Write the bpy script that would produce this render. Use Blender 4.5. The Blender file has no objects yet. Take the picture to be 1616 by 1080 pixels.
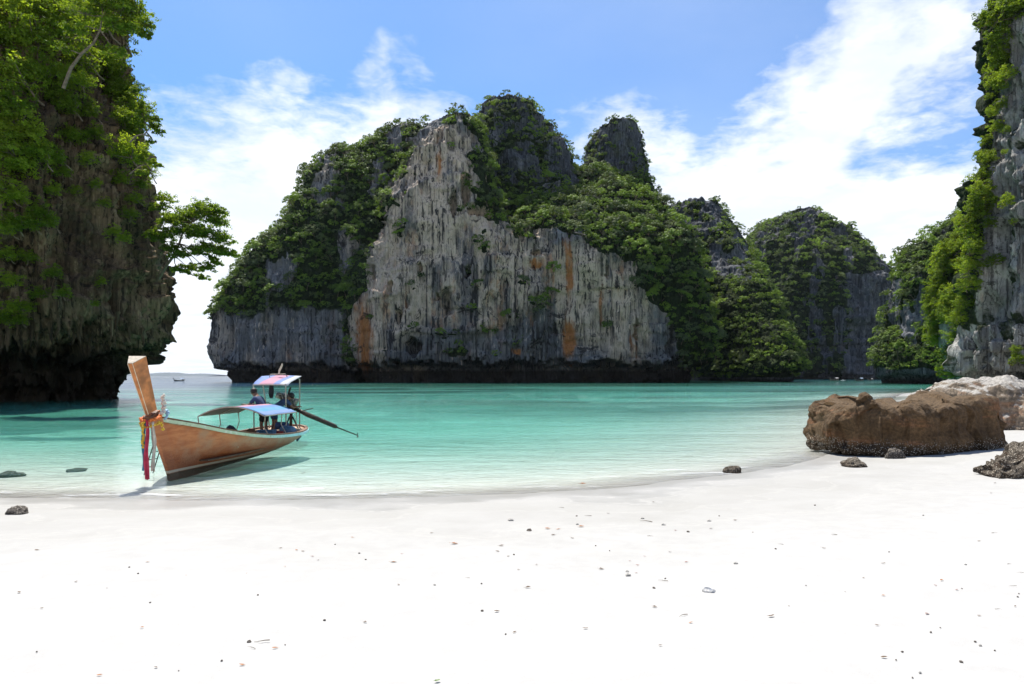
import bpy, bmesh, math, random
import numpy as np
from mathutils import Vector, Matrix

# ------------------------------------------------------------------ camera, sky, sun, exposure
SC = bpy.context.scene
COL = SC.collection
RNG = np.random.default_rng(7)
random.seed(7)
FPX, CX, HY, EYE = 1034.0, 808.0, 594.0, 2.2      # focal length and horizon of the 1616x1080 photograph, eye height over the sea

cam_data = bpy.data.cameras.new('camera')
cam = bpy.data.objects.new('camera', cam_data)
COL.objects.link(cam)
cam.location = (0, 0, EYE)
cam.rotation_euler = (math.radians(90), 0, 0)
cam_data.sensor_width = 36.0
cam_data.lens = 36.0 * FPX / 1616.0
cam_data.shift_y = (HY - 540.0) / 1616.0
cam_data.clip_start = 0.1
cam_data.clip_end = 60000.0
SC.camera = cam

SUN_EL = math.radians(64)
SUN_AZ = math.radians(-24)                          # from +Y towards +X
SUN_DIR = Vector((math.sin(SUN_AZ) * math.cos(SUN_EL), math.cos(SUN_AZ) * math.cos(SUN_EL), math.sin(SUN_EL)))
sun_data = bpy.data.lights.new('sun', 'SUN')
sun_data.energy = 5.0
sun_data.angle = math.radians(0.53)
sun_data.color = (1.0, 0.95, 0.87)
sun = bpy.data.objects.new('sun', sun_data)
COL.objects.link(sun)
sun.rotation_euler = (-SUN_DIR).to_track_quat('-Z', 'Y').to_euler()
sun.location = (0, 0, 80)

SC.view_settings.view_transform = 'Standard'
SC.view_settings.look = 'None'
SC.view_settings.exposure = 0.9
SC.view_settings.gamma = 1.0
SC.view_settings.use_curve_mapping = False
SC.cycles.use_denoising = True
SC.cycles.max_bounces = 8
SC.cycles.diffuse_bounces = 3
SC.cycles.glossy_bounces = 3
SC.cycles.transmission_bounces = 4
SC.cycles.transparent_max_bounces = 10
SC.cycles.volume_bounces = 0
SC.cycles.sample_clamp_direct = 5.0
SC.cycles.sample_clamp_indirect = 3.0
SC.cycles.caustics_reflective = False
SC.cycles.caustics_refractive = False


class NT:
    """small helper that writes node trees"""
    def __init__(self, tree):
        self.t = tree
        self.n = tree.nodes
        self.n.clear()

    def node(self, kind, **kw):
        nd = self.n.new(kind)
        for k, v in kw.items():
            setattr(nd, k, v)
        return nd

    def link(self, a, b):
        self.t.links.new(a, b)

    def _set(self, sock, v):
        if v is None:
            return
        if hasattr(v, 'is_output'):
            self.t.links.new(v, sock)
        else:
            if sock.type == 'RGBA' and hasattr(v, '__len__') and len(v) == 3:
                v = (*v, 1.0)
            sock.default_value = v

    def math(self, op, a, b=None, c=None, clamp=False):
        nd = self.n.new('ShaderNodeMath')
        nd.operation = op
        nd.use_clamp = clamp
        for i, v in enumerate((a, b, c)):
            self._set(nd.inputs[i], v)
        return nd.outputs[0]

    def vmath(self, op, a, b=None, out=0):
        nd = self.n.new('ShaderNodeVectorMath')
        nd.operation = op
        self._set(nd.inputs[0], a)
        if b is not None:
            self._set(nd.inputs[1], b)
        return nd.outputs[out]

    def mix(self, f, a, b, mode='MIX'):
        nd = self.n.new('ShaderNodeMix')
        nd.data_type = 'RGBA'
        nd.blend_type = mode
        self._set(nd.inputs[0], f)
        self._set(nd.inputs[6], a)
        self._set(nd.inputs[7], b)
        return nd.outputs[2]

    def ramp(self, x, lo, hi, a=0.0, b=1.0, smooth=True):
        nd = self.n.new('ShaderNodeMapRange')
        nd.interpolation_type = 'SMOOTHSTEP' if smooth else 'LINEAR'
        nd.clamp = True
        self._set(nd.inputs['Value'], x)
        nd.inputs['From Min'].default_value = lo
        nd.inputs['From Max'].default_value = hi
        nd.inputs['To Min'].default_value = a
        nd.inputs['To Max'].default_value = b
        return nd.outputs[0]

    def noise(self, vec, scale=1.0, detail=4.0, rough=0.55, dist=0.0, stretch=None, loc=(0, 0, 0), out=0):
        if stretch is not None or loc != (0, 0, 0):
            mp = self.n.new('ShaderNodeMapping')
            self._set(mp.inputs['Vector'], vec)
            mp.inputs['Scale'].default_value = stretch or (1, 1, 1)
            mp.inputs['Location'].default_value = loc
            vec = mp.outputs[0]
        nd = self.n.new('ShaderNodeTexNoise')
        self._set(nd.inputs['Vector'], vec)
        nd.inputs['Scale'].default_value = scale
        nd.inputs['Detail'].default_value = detail
        nd.inputs['Roughness'].default_value = rough
        nd.inputs['Distortion'].default_value = dist
        return nd.outputs[out]

    def attr(self, name, out='Fac'):
        nd = self.n.new('ShaderNodeAttribute')
        nd.attribute_name = name
        return nd.outputs[out]

    def pos(self):
        return self.n.new('ShaderNodeNewGeometry').outputs['Position']

    def objco(self):
        return self.n.new('ShaderNodeTexCoord').outputs['Object']

    def sep(self, v):
        nd = self.n.new('ShaderNodeSeparateXYZ')
        self._set(nd.inputs[0], v)
        return nd.outputs

    def bump(self, h, strength=0.5, dist=0.1, normal=None):
        nd = self.n.new('ShaderNodeBump')
        nd.inputs['Strength'].default_value = strength
        nd.inputs['Distance'].default_value = dist
        self._set(nd.inputs['Height'], h)
        if normal is not None:
            self._set(nd.inputs['Normal'], normal)
        return nd.outputs[0]


def world():
    w = bpy.data.worlds.new('World')
    SC.world = w
    w.use_nodes = True
    k = NT(w.node_tree)
    sky = k.node('ShaderNodeTexSky')
    sky.sky_type = 'NISHITA'
    sky.sun_disc = False
    sky.sun_elevation = SUN_EL
    sky.sun_rotation = SUN_AZ
    sky.altitude = 0
    sky.air_density = 1.0
    sky.dust_density = 0.6
    sky.ozone_density = 2.0
    d = k.vmath('NORMALIZE', k.node('ShaderNodeTexCoord').outputs['Generated'])
    x, y, z = k.sep(d)
    zc = k.math('ADD', k.math('MAXIMUM', z, 0.0), 0.09)
    comb = k.node('ShaderNodeCombineXYZ')
    k.link(k.math('DIVIDE', x, zc), comb.inputs[0])
    k.link(k.math('DIVIDE', y, zc), comb.inputs[1])
    plane = comb.outputs[0]
    # billowing field on a flat cloud layer seen in perspective
    n1 = k.noise(plane, 0.75, 7, 0.58, 0.3, loc=(3.1, 1.7, 0))
    n2 = k.noise(plane, 3.4, 6, 0.62, 0.5, loc=(0.4, 8.2, 2))
    field = k.math('ADD', k.math('MULTIPLY', n1, 0.50), k.math('ADD', k.math('MULTIPLY', n2, 0.34), k.math('MULTIPLY', k.noise(plane, 11.0, 5, 0.62, 0.3, loc=(7, 3, 1)), 0.30)))
    # more cover towards the horizon, everywhere round
    low = k.ramp(z, 0.05, 0.44, 0.31, -0.12, smooth=False)
    cover = k.math('ADD', field, low)
    warp = k.noise(d, 3.2, 5, 0.6, out=1)
    dw = k.vmath('NORMALIZE', k.vmath('ADD', d, k.vmath('MULTIPLY', k.vmath('SUBTRACT', warp, (0.5, 0.5, 0.5)), (0.34, 0.34, 0.34))))
    def bank(px, py, r0, r1, amt):
        c = Vector(((px - CX) / FPX, 1.0, (HY - py) / FPX)).normalized()
        dt = k.vmath('DOT_PRODUCT', dw, tuple(c), out=1)
        return k.ramp(dt, math.cos(math.radians(r0)), math.cos(math.radians(r1)), 0.0, amt)
    for b in ((1380, 55, 10, 3, 0.15), (1270, 310, 17, 6, 0.17), (470, 275, 18, 6, 0.19), (685, 88, 4.0, 0.6, 0.17), (600, 120, 2.5, 0.5, 0.10), (975, 170, 6, 2, 0.15), (430, 138, 2.2, 0.4, 0.08),
              (430, 170, 6, 1, 0.08), (820, 60, 14, 5, -0.12), (1490, 200, 7, 2, -0.24), (330, 80, 14, 5, -0.20), (1130, 100, 9, 3, -0.16), (560, 40, 10, 3, -0.12)):
        cover = k.math('ADD', cover, bank(*b))
    dens = k.ramp(cover, 0.475, 0.77)
    veil = k.ramp(k.noise(plane, 0.35, 3, 0.5, loc=(9, 2, 0)), 0.35, 0.75, 0.0, 0.22)
    dens = k.math('MAXIMUM', dens, veil)
    shade = k.noise(plane, 2.2, 5, 0.6, loc=(5, 5, 5))
    ccol = k.mix(k.ramp(shade, 0.35, 0.7), (6.2, 6.6, 7.2), (8.0, 8.1, 8.2))
    skyc = k.mix(1.0, sky.outputs[0], (0.60, 0.86, 1.12), 'MULTIPLY')
    mixc = k.mix(k.math('MULTIPLY', dens, 0.93), skyc, ccol)
    bg = k.node('ShaderNodeBackground')
    k.link(mixc, bg.inputs['Color'])
    bg.inputs['Strength'].default_value = 0.085
    out = k.node('ShaderNodeOutputWorld')
    k.link(bg.outputs[0], out.inputs['Surface'])


world()

# ------------------------------------------------------------------ numpy noise and mesh helpers
_perm = RNG.permutation(256).astype(np.int64)
_perm = np.concatenate([_perm, _perm, _perm])
_g = RNG.normal(size=(256, 3))
_g = (_g / np.linalg.norm(_g, axis=1, keepdims=True)).astype(np.float32)


def perlin(p):
    p = np.asarray(p, np.float32)
    pi = np.floor(p)
    f = p - pi
    i = pi.astype(np.int64) & 255
    u = f * f * f * (f * (f * 6 - 15) + 10)
    res = 0
    for dx in (0, 1):
        wx = u[:, 0] if dx else 1 - u[:, 0]
        a = _perm[i[:, 0] + dx]
        for dy in (0, 1):
            wy = u[:, 1] if dy else 1 - u[:, 1]
            b = _perm[a + i[:, 1] + dy]
            for dz in (0, 1):
                wz = u[:, 2] if dz else 1 - u[:, 2]
                g = _g[_perm[b + i[:, 2] + dz] & 255]
                dot = g[:, 0] * (f[:, 0] - dx) + g[:, 1] * (f[:, 1] - dy) + g[:, 2] * (f[:, 2] - dz)
                res = res + wx * wy * wz * dot
    return res * 1.5


def fbm(p, octaves=4, rough=0.5):
    p = np.asarray(p, np.float32)
    s, a = 0, 1.0
    for o in range(octaves):
        s = s + a * perlin(p * (2.0 ** o) + 17.3 * o)
        a *= rough
    return s


def ridged(p, octaves=3):
    s, a = 0, 1.0
    for o in range(octaves):
        s = s + a * (1 - 2 * np.abs(perlin(p * (2.0 ** o) + 9.1 * o)))
        a *= 0.5
    return s


def sstep(a, b, x):
    t = np.clip((x - a) / (b - a), 0, 1)
    return t * t * (3 - 2 * t)


def raw_mesh(name, verts, faces, mats=(), smooth=True, face_mat=None, attrs=None, fattrs=None):
    """verts (N,3), faces (M,k) -> mesh"""
    me = bpy.data.meshes.new(name)
    verts = np.asarray(verts, np.float32)
    faces = np.asarray(faces, np.int32)
    k = faces.shape[1]
    me.vertices.add(len(verts))
    me.vertices.foreach_set('co', verts.ravel())
    me.loops.add(faces.size)
    me.loops.foreach_set('vertex_index', faces.ravel())
    me.polygons.add(len(faces))
    me.polygons.foreach_set('loop_start', np.arange(0, faces.size, k, dtype=np.int32))
    if smooth:
        me.polygons.foreach_set('use_smooth', np.ones(len(faces), bool))
    for m in mats:
        me.materials.append(m)
    if face_mat is not None:
        me.polygons.foreach_set('material_index', np.asarray(face_mat, np.int32))
    for kk, v in (attrs or {}).items():
        a = me.attributes.new(kk, 'FLOAT', 'POINT')
        a.data.foreach_set('value', np.asarray(v, np.float32))
    for kk, v in (fattrs or {}).items():
        a = me.attributes.new(kk, 'FLOAT', 'FACE')
        a.data.foreach_set('value', np.asarray(v, np.float32))
    me.update(calc_edges=True)
    me.validate()
    return me


def grid_faces(nv, nu, wrap=False, off=0):
    i, j = np.meshgrid(np.arange(nv - 1), np.arange(nu if wrap else nu - 1), indexing='ij')
    j2 = (j + 1) % nu
    f = np.stack([i * nu + j, i * nu + j2, (i + 1) * nu + j2, (i + 1) * nu + j], -1).reshape(-1, 4)
    return f + off


def link(name, me, parent=None, loc=None, rot=None, **props):
    o = bpy.data.objects.new(name, me)
    COL.objects.link(o)
    if parent is not None:
        o.parent = parent
    if loc is not None:
        o.location = loc
    if rot is not None:
        o.rotation_euler = rot
    for k, v in props.items():
        o[k] = v
    return o


def tag(o, label, cat, group=None):
    o['label'] = label
    o['category'] = cat
    if group:
        o['group'] = group
    return o


def thing(name, label, cat, loc=(0, 0, 0), rot=(0, 0, 0), group=None):
    return tag(link(name, None, None, loc, rot), label, cat, group)


class MB:
    """collects simple shapes into one mesh"""
    def __init__(self):
        self.bm = bmesh.new()

    def box(self, c, s, rot=None, bevel=0.0):
        m = Matrix.Translation(c) @ (rot.to_4x4() if rot else Matrix()) @ Matrix.Diagonal((*s, 1))
        r = bmesh.ops.create_cube(self.bm, size=1.0, matrix=m)
        if bevel:
            es = list({e for v in r['verts'] for e in v.link_edges})
            bmesh.ops.bevel(self.bm, geom=es, offset=bevel, segments=2, affect='EDGES', profile=0.5)
        return self

    def tube(self, pts, rad, n=8, cap=True):
        pts = [Vector(p) for p in pts]
        rr = rad if hasattr(rad, '__len__') else [rad] * len(pts)
        rings = []
        up = Vector((0.13, 0.21, 0.97))
        for i, p in enumerate(pts):
            t = (pts[min(i + 1, len(pts) - 1)] - pts[max(i - 1, 0)]).normalized()
            a = t.cross(up)
            if a.length < 1e-3:
                a = t.cross(Vector((1, 0, 0)))
            a.normalize()
            b = t.cross(a)
            rings.append([self.bm.verts.new(p + (a * math.cos(2 * math.pi * k / n) + b * math.sin(2 * math.pi * k / n)) * rr[i]) for k in range(n)])
        for i in range(len(rings) - 1):
            for k in range(n):
                self.bm.faces.new((rings[i][k], rings[i][(k + 1) % n], rings[i + 1][(k + 1) % n], rings[i + 1][k]))
        if cap:
            self.bm.faces.new(rings[0][::-1])
            self.bm.faces.new(rings[-1])
        return self

    def ball(self, c, r, sub=2):
        s = r if hasattr(r, '__len__') else (r, r, r)
        bmesh.ops.create_icosphere(self.bm, subdivisions=sub, radius=1.0, matrix=Matrix.Translation(c) @ Matrix.Diagonal((*s, 1)))
        return self

    def cyl(self, a, b, r, n=14, r2=None):
        return self.tube([a, b], [r, r if r2 is None else r2], n)

    def poly(self, pts, faces):
        vs = [self.bm.verts.new(p) for p in pts]
        for f in faces:
            self.bm.faces.new([vs[i] for i in f])
        return self

    def sheet(self, rows, wrap=False):
        vs = [[self.bm.verts.new(p) for p in r] for r in rows]
        for i in range(len(vs) - 1):
            m = len(vs[i])
            for j in range(m if wrap else m - 1):
                self.bm.faces.new((vs[i][j], vs[i][(j + 1) % m], vs[i + 1][(j + 1) % m], vs[i + 1][j]))
        return self

    def build(self, name, mat, parent=None, smooth=False, loc=None, rot=None, solid=0.0):
        bmesh.ops.recalc_face_normals(self.bm, faces=self.bm.faces)
        me = bpy.data.meshes.new(name)
        self.bm.to_mesh(me)
        self.bm.free()
        for m in (mat if isinstance(mat, (list, tuple)) else [mat]):
            me.materials.append(m)
        if smooth:
            for p in me.polygons:
                p.use_smooth = True
        o = link(name, me, parent, loc, rot)
        if solid:
            md = o.modifiers.new('solid', 'SOLIDIFY')
            md.thickness = solid
            md.offset = 0
        return o


def at(px, py, d):
    """world point at depth d behind the photo position px, py"""
    return np.array(((px - CX) / FPX * d, d, EYE + (HY - py) / FPX * d))


# ------------------------------------------------------------------ materials
def new_mat(name):
    m = bpy.data.materials.new(name)
    m.use_nodes = True
    k = NT(m.node_tree)
    out = k.node('ShaderNodeOutputMaterial')
    return m, k, out


def principled(k, out, color, rough=0.6, normal=None, spec=0.5, metal=0.0):
    p = k.node('ShaderNodeBsdfPrincipled')
    k._set(p.inputs['Base Color'], color)
    k._set(p.inputs['Roughness'], rough)
    k._set(p.inputs['Specular IOR Level'], spec)
    k._set(p.inputs['Metallic'], metal)
    if normal is not None:
        k._set(p.inputs['Normal'], normal)
    k.link(p.outputs[0], out.inputs['Surface'])
    return p


def simple(name, color, rough=0.6, vary=0.25, scale=8.0, bump=0.15, metal=0.0, dirt=None):
    m, k, out = new_mat(name)
    co = k.objco()
    n = k.noise(co, scale, 5, 0.6)
    c = k.mix(k.ramp(n, 0.3, 0.7), tuple(v * (1 - vary) for v in color), tuple(min(1, v * (1 + vary * 0.6)) for v in color))
    if dirt:
        n2 = k.noise(co, scale * 0.4, 6, 0.65, loc=(4, 2, 1))
        c = k.mix(k.ramp(n2, 0.5, 0.72, 0, 0.7), c, dirt)
    principled(k, out, c, rough, k.bump(n, bump, 0.02), 0.4, metal)
    return m


def rock_mat(name, pale, mid, dark, rust, green=(0.10, 0.115, 0.07), size=1.0, stain=0.5, streak=1.0, bump=1.0, tide_shade_z=1.2, blue=None, low_blue=False):
    """weathered limestone: vertical drip streaks, rust stains, dark lichen; 'veg' = ground cover, 'pale' = fresh rock"""
    m, k, out = new_mat(name)
    blue = blue or tuple(v * 0.75 for v in mid)
    p = k.pos()
    s = 1.0 / size
    wide = k.noise(p, 0.035 * s, 5, 0.55, 0.4)
    st1 = k.noise(p, 1.0, 6, 0.6, 0.15, stretch=(0.33 * s, 0.33 * s, 0.022 * s))
    st2 = k.noise(p, 1.0, 6, 0.62, 0.2, stretch=(1.2 * s, 1.2 * s, 0.016 * s), loc=(5, 3, 1))
    st3 = k.noise(p, 1.0, 4, 0.6, 0.0, stretch=(0.16 * s, 0.16 * s, 0.016 * s), loc=(1, 9, 4))
    blot = k.noise(p, 0.25 * s, 8, 0.62, loc=(2, 2, 7))
    fine = k.noise(p, 1.6 * s, 8, 0.65, 0.2, stretch=(1, 1, 0.45))
    pa = k.attr('pale')
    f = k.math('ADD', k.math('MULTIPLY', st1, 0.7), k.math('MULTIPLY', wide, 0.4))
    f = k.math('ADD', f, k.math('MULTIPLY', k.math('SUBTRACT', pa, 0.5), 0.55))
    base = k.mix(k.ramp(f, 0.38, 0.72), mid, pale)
    base = k.mix(k.ramp(k.math('MULTIPLY', k.ramp(st3, 0.52, 0.68), k.ramp(blot, 0.36, 0.6)), 0.1, 0.9, 0, stain), base, rust)
    patch = k.noise(p, 0.055 * s, 6, 0.62, 0.4, stretch=(1, 1, 0.55), loc=(3, 8, 2))
    patch2 = k.noise(p, 0.11 * s, 5, 0.6, 0.3, stretch=(1, 1, 0.45), loc=(6, 1, 5))
    if low_blue:
        base = k.mix(k.ramp(k.math('ADD', pa, k.math('MULTIPLY', k.math('SUBTRACT', patch2, 0.5), 0.5)), 0.12, 0.38, 0.8, 0), base, k.mix(k.ramp(st1, 0.35, 0.65), blue, tuple(v * 1.7 for v in blue)))
    base = k.mix(k.math('MULTIPLY', k.ramp(st3, 0.50, 0.60), k.ramp(patch2, 0.42, 0.58, 0, 0.85)), base, blue)
    base = k.mix(k.math('MULTIPLY', k.ramp(st2, 0.515, 0.595, 0, 0.92 * streak), k.ramp(patch, 0.38, 0.56, 0.15, 1)), base, dark)
    st4 = k.noise(p, 1.0, 5, 0.62, 0.3, stretch=(0.7 * s, 0.7 * s, 0.018 * s), loc=(11, 3, 6))
    base = k.mix(k.math('MULTIPLY', k.ramp(st4, 0.55, 0.61, 0, 0.9 * streak), k.ramp(patch2, 0.40, 0.55, 0.1, 1)), base, dark)
    base = k.mix(k.math('MULTIPLY', k.ramp(st2, 0.33, 0.44, 0.65 * streak, 0), k.ramp(patch, 0.40, 0.60, 1, 0.2)), base, tuple(min(1, v * 1.45) for v in pale))
    ru = k.attr('rust')
    base = k.mix(k.ramp(k.math('MULTIPLY', ru, k.math('ADD', k.ramp(st4, 0.35, 0.6, 0.5, 1.1), k.math('MULTIPLY', st2, 0.3))), 0.15, 0.75, 0, 0.9), base, rust)
    base = k.mix(k.ramp(k.noise(p, 0.16 * s, 7, 0.65, 0.6, stretch=(1, 1, 1.6), loc=(4, 4, 9)), 0.60, 0.66, 0, 0.8), base, tuple(v * 0.8 for v in dark))
    base = k.mix(k.ramp(k.noise(p, 0.09 * s, 6, 0.6, loc=(7, 1, 3)), 0.54, 0.7, 0, 0.40), base, green)
    base = k.mix(k.ramp(fine, 0.30, 0.52, 0.5, 0), base, dark)
    vg = k.ramp(k.math('ADD', k.attr('veg'), k.math('MULTIPLY', k.math('SUBTRACT', blot, 0.5), 0.9)), 0.4, 0.65)
    base = k.mix(vg, base, k.mix(k.ramp(fine, 0.35, 0.65), (0.010, 0.016, 0.007), (0.028, 0.042, 0.014)))
    # algae-black tide band, raised on cave and undercut walls to paint their shade
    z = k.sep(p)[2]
    tide_shade = k.ramp(k.math('ADD', z, k.math('MULTIPLY', blot, 1.6)), tide_shade_z, tide_shade_z + 1.6, 0.9, 0)
    base = k.mix(tide_shade, base, (0.022, 0.018, 0.014))
    h = k.math('ADD', k.math('MULTIPLY', st2, 1.1), k.math('ADD', k.math('MULTIPLY', fine, 0.9), k.math('MULTIPLY', blot, 0.8)))
    principled(k, out, base, 0.92, k.bump(h, 0.9 * bump, 0.9 * size), 0.15)
    return m


def leaf_mat(name, dark, light, trans=0.45, warm=None, grey=None):
    m, k, out = new_mat(name)
    t = k.attr('tint')
    oi = k.node('ShaderNodeObjectInfo').outputs['Random']
    big = k.noise(k.pos(), 0.22, 3, 0.5)
    hue = k.math('FRACT', k.math('ADD', k.math('MULTIPLY', oi, 7.31), k.attr('hue')))
    f = k.math('ADD', k.math('ADD', k.math('MULTIPLY', t, 0.6), k.math('MULTIPLY', k.math('FRACT', k.math('MULTIPLY', hue, 5.7)), 0.45)), k.math('MULTIPLY', k.math('SUBTRACT', big, 0.5), 0.8))
    c = k.mix(k.ramp(f, 0.15, 0.95, smooth=False), dark, light)
    if grey:
        c = k.mix(k.ramp(hue, 0.70, 0.74, 0, 0.75), c, k.mix(t, tuple(v * 0.5 for v in grey), grey))
        c = k.mix(k.ramp(hue, 0.08, 0.12, 0.6, 0), c, tuple(v * 1.15 for v in light))
    if warm:
        c = k.mix(k.ramp(t, 0.93, 0.97, 0, 0.6), c, warm)
    df = k.node('ShaderNodeBsdfPrincipled')
    k._set(df.inputs['Base Color'], c)
    df.inputs['Roughness'].default_value = 0.6
    df.inputs['Specular IOR Level'].default_value = 0.12
    tr = k.node('ShaderNodeBsdfTranslucent')
    k._set(tr.inputs['Color'], k.mix(1.0, c, (1.5, 1.38, 0.5), 'MULTIPLY'))
    mx = k.node('ShaderNodeMixShader')
    mx.inputs[0].default_value = trans
    k.link(df.outputs[0], mx.inputs[1])
    k.link(tr.outputs[0], mx.inputs[2])
    k.link(mx.outputs[0], out.inputs['Surface'])
    return m


M = {}
M['island_rock'] = rock_mat('island_limestone', (0.62, 0.50, 0.375), (0.30, 0.26, 0.215), (0.030, 0.027, 0.027), (0.46, 0.18, 0.05), (0.13, 0.135, 0.09), size=1.0, tide_shade_z=4.4, blue=(0.115, 0.125, 0.135), low_blue=True)  # high dark band paints shade into the undercut
M['peak_rock'] = rock_mat('peak_limestone', (0.21, 0.215, 0.225), (0.075, 0.083, 0.095), (0.016, 0.018, 0.021), (0.13, 0.10, 0.07), size=0.8, stain=0.15)
M['far_rock'] = rock_mat('far_limestone', (0.20, 0.20, 0.21), (0.09, 0.095, 0.10), (0.028, 0.03, 0.034), (0.26, 0.15, 0.07), size=1.4, stain=0.3)
M['left_rock'] = rock_mat('dark_limestone', (0.24, 0.175, 0.105), (0.095, 0.066, 0.040), (0.014, 0.011, 0.009), (0.19, 0.085, 0.04), size=0.33, stain=0.35, streak=0.9, tide_shade_z=4.2)  # high dark band paints the sea cave's shade over its stained rock
M['right_rock'] = rock_mat('grey_limestone', (0.40, 0.39, 0.36), (0.20, 0.195, 0.185), (0.035, 0.032, 0.03), (0.33, 0.18, 0.09), size=0.5, stain=0.35, streak=0.8)
M['leaf_far'] = leaf_mat('forest_leaves', (0.034, 0.066, 0.018), (0.185, 0.285, 0.042), 0.25, None, (0.13, 0.165, 0.085))
M['leaf_near'] = leaf_mat('fresh_leaves', (0.065, 0.115, 0.014), (0.215, 0.305, 0.034), 0.5, (0.14, 0.13, 0.03))
M['leaf_shade'] = leaf_mat('shaded_leaves', (0.075, 0.13, 0.014), (0.245, 0.335, 0.036), 0.57, (0.10, 0.08, 0.03))
M['leaf_bright'] = leaf_mat('sunlit_leaves', (0.085, 0.145, 0.02), (0.26, 0.35, 0.045), 0.6)
M['bark'] = simple('bark', (0.16, 0.12, 0.085), 0.9, 0.5, 6, 0.5)

# ------------------------------------------------------------------ cliffs
def interp_rows(rows, n, dense=None):
    rows = np.array(rows, float)
    return rows


def tower(rows, yf, yb, k=0.5, nu=260, nv=240, ex=1.0, back=0.12, amp=(3.0, 1.3, 0.8, 0.3), size=1.0, seed=0.0, notch=None, pocket=1.2, caves=(), rust_fn=None, drop=0.0, pale_fn=None, veg_fn=None, arc=(-8, 188)):
    """rows: photo heights with left and right edge, top to bottom; yf: [(py, depth of the front)], yb: depth of the back.
    Returns a closed body of rock as a grid of world points."""
    rows = np.array(sorted(rows), float)
    py = rows[:, 0]
    yfa = np.array(sorted(yf), float)
    t = np.linspace(0, 1, nv)
    pyq = py[0] + (py[-1] - py[0]) * t
    L = np.interp(pyq, py, rows[:, 1])
    R = np.interp(pyq, py, rows[:, 2])
    F = np.interp(pyq, yfa[:, 0], yfa[:, 1])
    ref = F + k * (yb - F)
    Z = EYE + (HY - pyq - drop * np.clip((py[-1] - 60 - pyq) / (py[-1] - 60 - py[0]), 0, 1)) / FPX * ref
    Z[-1] = min(Z[-1], -1.5)
    nb = max(6, int(nu * back))
    th = np.concatenate([np.radians(np.linspace(arc[0], arc[1], nu - nb)), np.radians(np.linspace(arc[1], 360 + arc[0], nb + 2)[1:-1])])
    nu = len(th)
    c, s = np.cos(th), np.sin(th)
    e = 1.0 / ex
    c = np.sign(c) * np.abs(c) ** e
    s = np.sign(s) * np.abs(s) ** e
    dfr, dbk = ref - F, yb - ref
    dep = np.where(s[None, :] > 0, dfr[:, None], dbk[:, None])
    L0, R0, Li, Ri = L.copy(), R.copy(), L.copy(), R.copy()
    for it in range(4):                            # make the seen outline, not the plan width, match the measured one
        XL, XR = (Li - CX) / FPX * ref, (Ri - CX) / FPX * ref
        cx, w = (XL + XR) / 2, np.maximum((XR - XL) / 2, 0.5)
        X_ = cx[:, None] + w[:, None] * c[None, :]
        Y_ = ref[:, None] - dep * s[None, :]
        pp = CX + X_ / Y_ * FPX
        yy = HY - (Z[:, None] - EYE) / Y_ * FPX
        jl, jr = pp.argmin(1), pp.argmax(1)
        ar = np.arange(nv)
        el = np.interp(yy[ar, jl], pyq, L0) - pp[ar, jl]
        er = np.interp(yy[ar, jr], pyq, R0) - pp[ar, jr]
        if it < 3:
            Li = Li + 0.9 * el
            Ri = Ri + 0.9 * er
    P = np.zeros((nv + 2, nu, 3))
    P[2:, :, 0] = X_
    P[2:, :, 1] = Y_
    P[2:, :, 2] = Z[:, None]
    top = np.array((cx[0], ref[0], Z[0] + 0.04 * w[0]))
    P[0] = top
    P[1] = P[2] * 0.45 + top * 0.55
    P[1, :, 2] = top[2] - 0.03 * w[0]
    # displacement along the surface normal
    du = np.roll(P, -1, 1) - np.roll(P, 1, 1)
    dv = np.gradient(P, axis=0)
    Nn = np.cross(dv, du)
    ln = np.linalg.norm(Nn, axis=2, keepdims=True)
    Nn = Nn / np.maximum(ln, 1e-6)
    Nn[0] = (0, 0, 1)
    outward = P[:, :, :2] - np.stack([np.concatenate([[cx[0]] * 2, cx]), np.concatenate([[ref[0]] * 2, ref])], -1)[:, None, :]
    flip = (Nn[:, :, :2] * outward).sum(2) < 0
    Nn[flip] *= -1
    q = P.reshape(-1, 3)
    sz = size
    d = amp[0] * fbm(q / (26 * sz) + seed, 3)
    d += amp[1] * (ridged(q / (np.array((9, 9, 20)) * sz) + seed + 3, 3) - 0.7)
    flute = ridged(q / (np.array((2.6, 2.6, 22)) * sz) + seed + 7, 3)
    d += amp[2] * (flute - 0.7)
    d -= pocket * sstep(0.38, 0.75, perlin(q / (np.array((4.5, 4.5, 9)) * sz) + seed + 19))
    d += amp[3] * fbm(q / (np.array((1.3, 1.3, 2.4)) * sz) + seed + 5, 3, 0.6)
    d += amp[1] * 0.6 * sstep(0.1, 0.5, perlin(q / (np.array((14, 14, 4)) * sz) + seed + 11))
    for (cpx, cpy, cw, ch, cd) in caves:           # hollows at known places of the wall
        pq = CX + q[:, 0] / q[:, 1] * FPX + 5 * fbm(q / 2.5 + seed, 2)
        yq = HY - (q[:, 2] - EYE) / q[:, 1] * FPX + 5 * fbm(q / 2.5 + seed + 9, 2)
        rr = ((pq - cpx) / cw) ** 2 + ((yq - cpy) / ch) ** 2
        d -= cd * sstep(1.15, 0.45, rr)
    hor = Nn.copy()
    hor[:, :, 2] = 0
    hor /= np.maximum(np.linalg.norm(hor, axis=2, keepdims=True), 1e-6)
    D = d.reshape(nv + 2, nu, 1)
    fade = np.clip(np.concatenate([[0, 0.3], np.clip(w / (3 * amp[0] + 1), 0.25, 1)]), 0, 1)[:, None, None]
    P = P + Nn * D * fade
    P[0] = P[0].mean(0)
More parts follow.
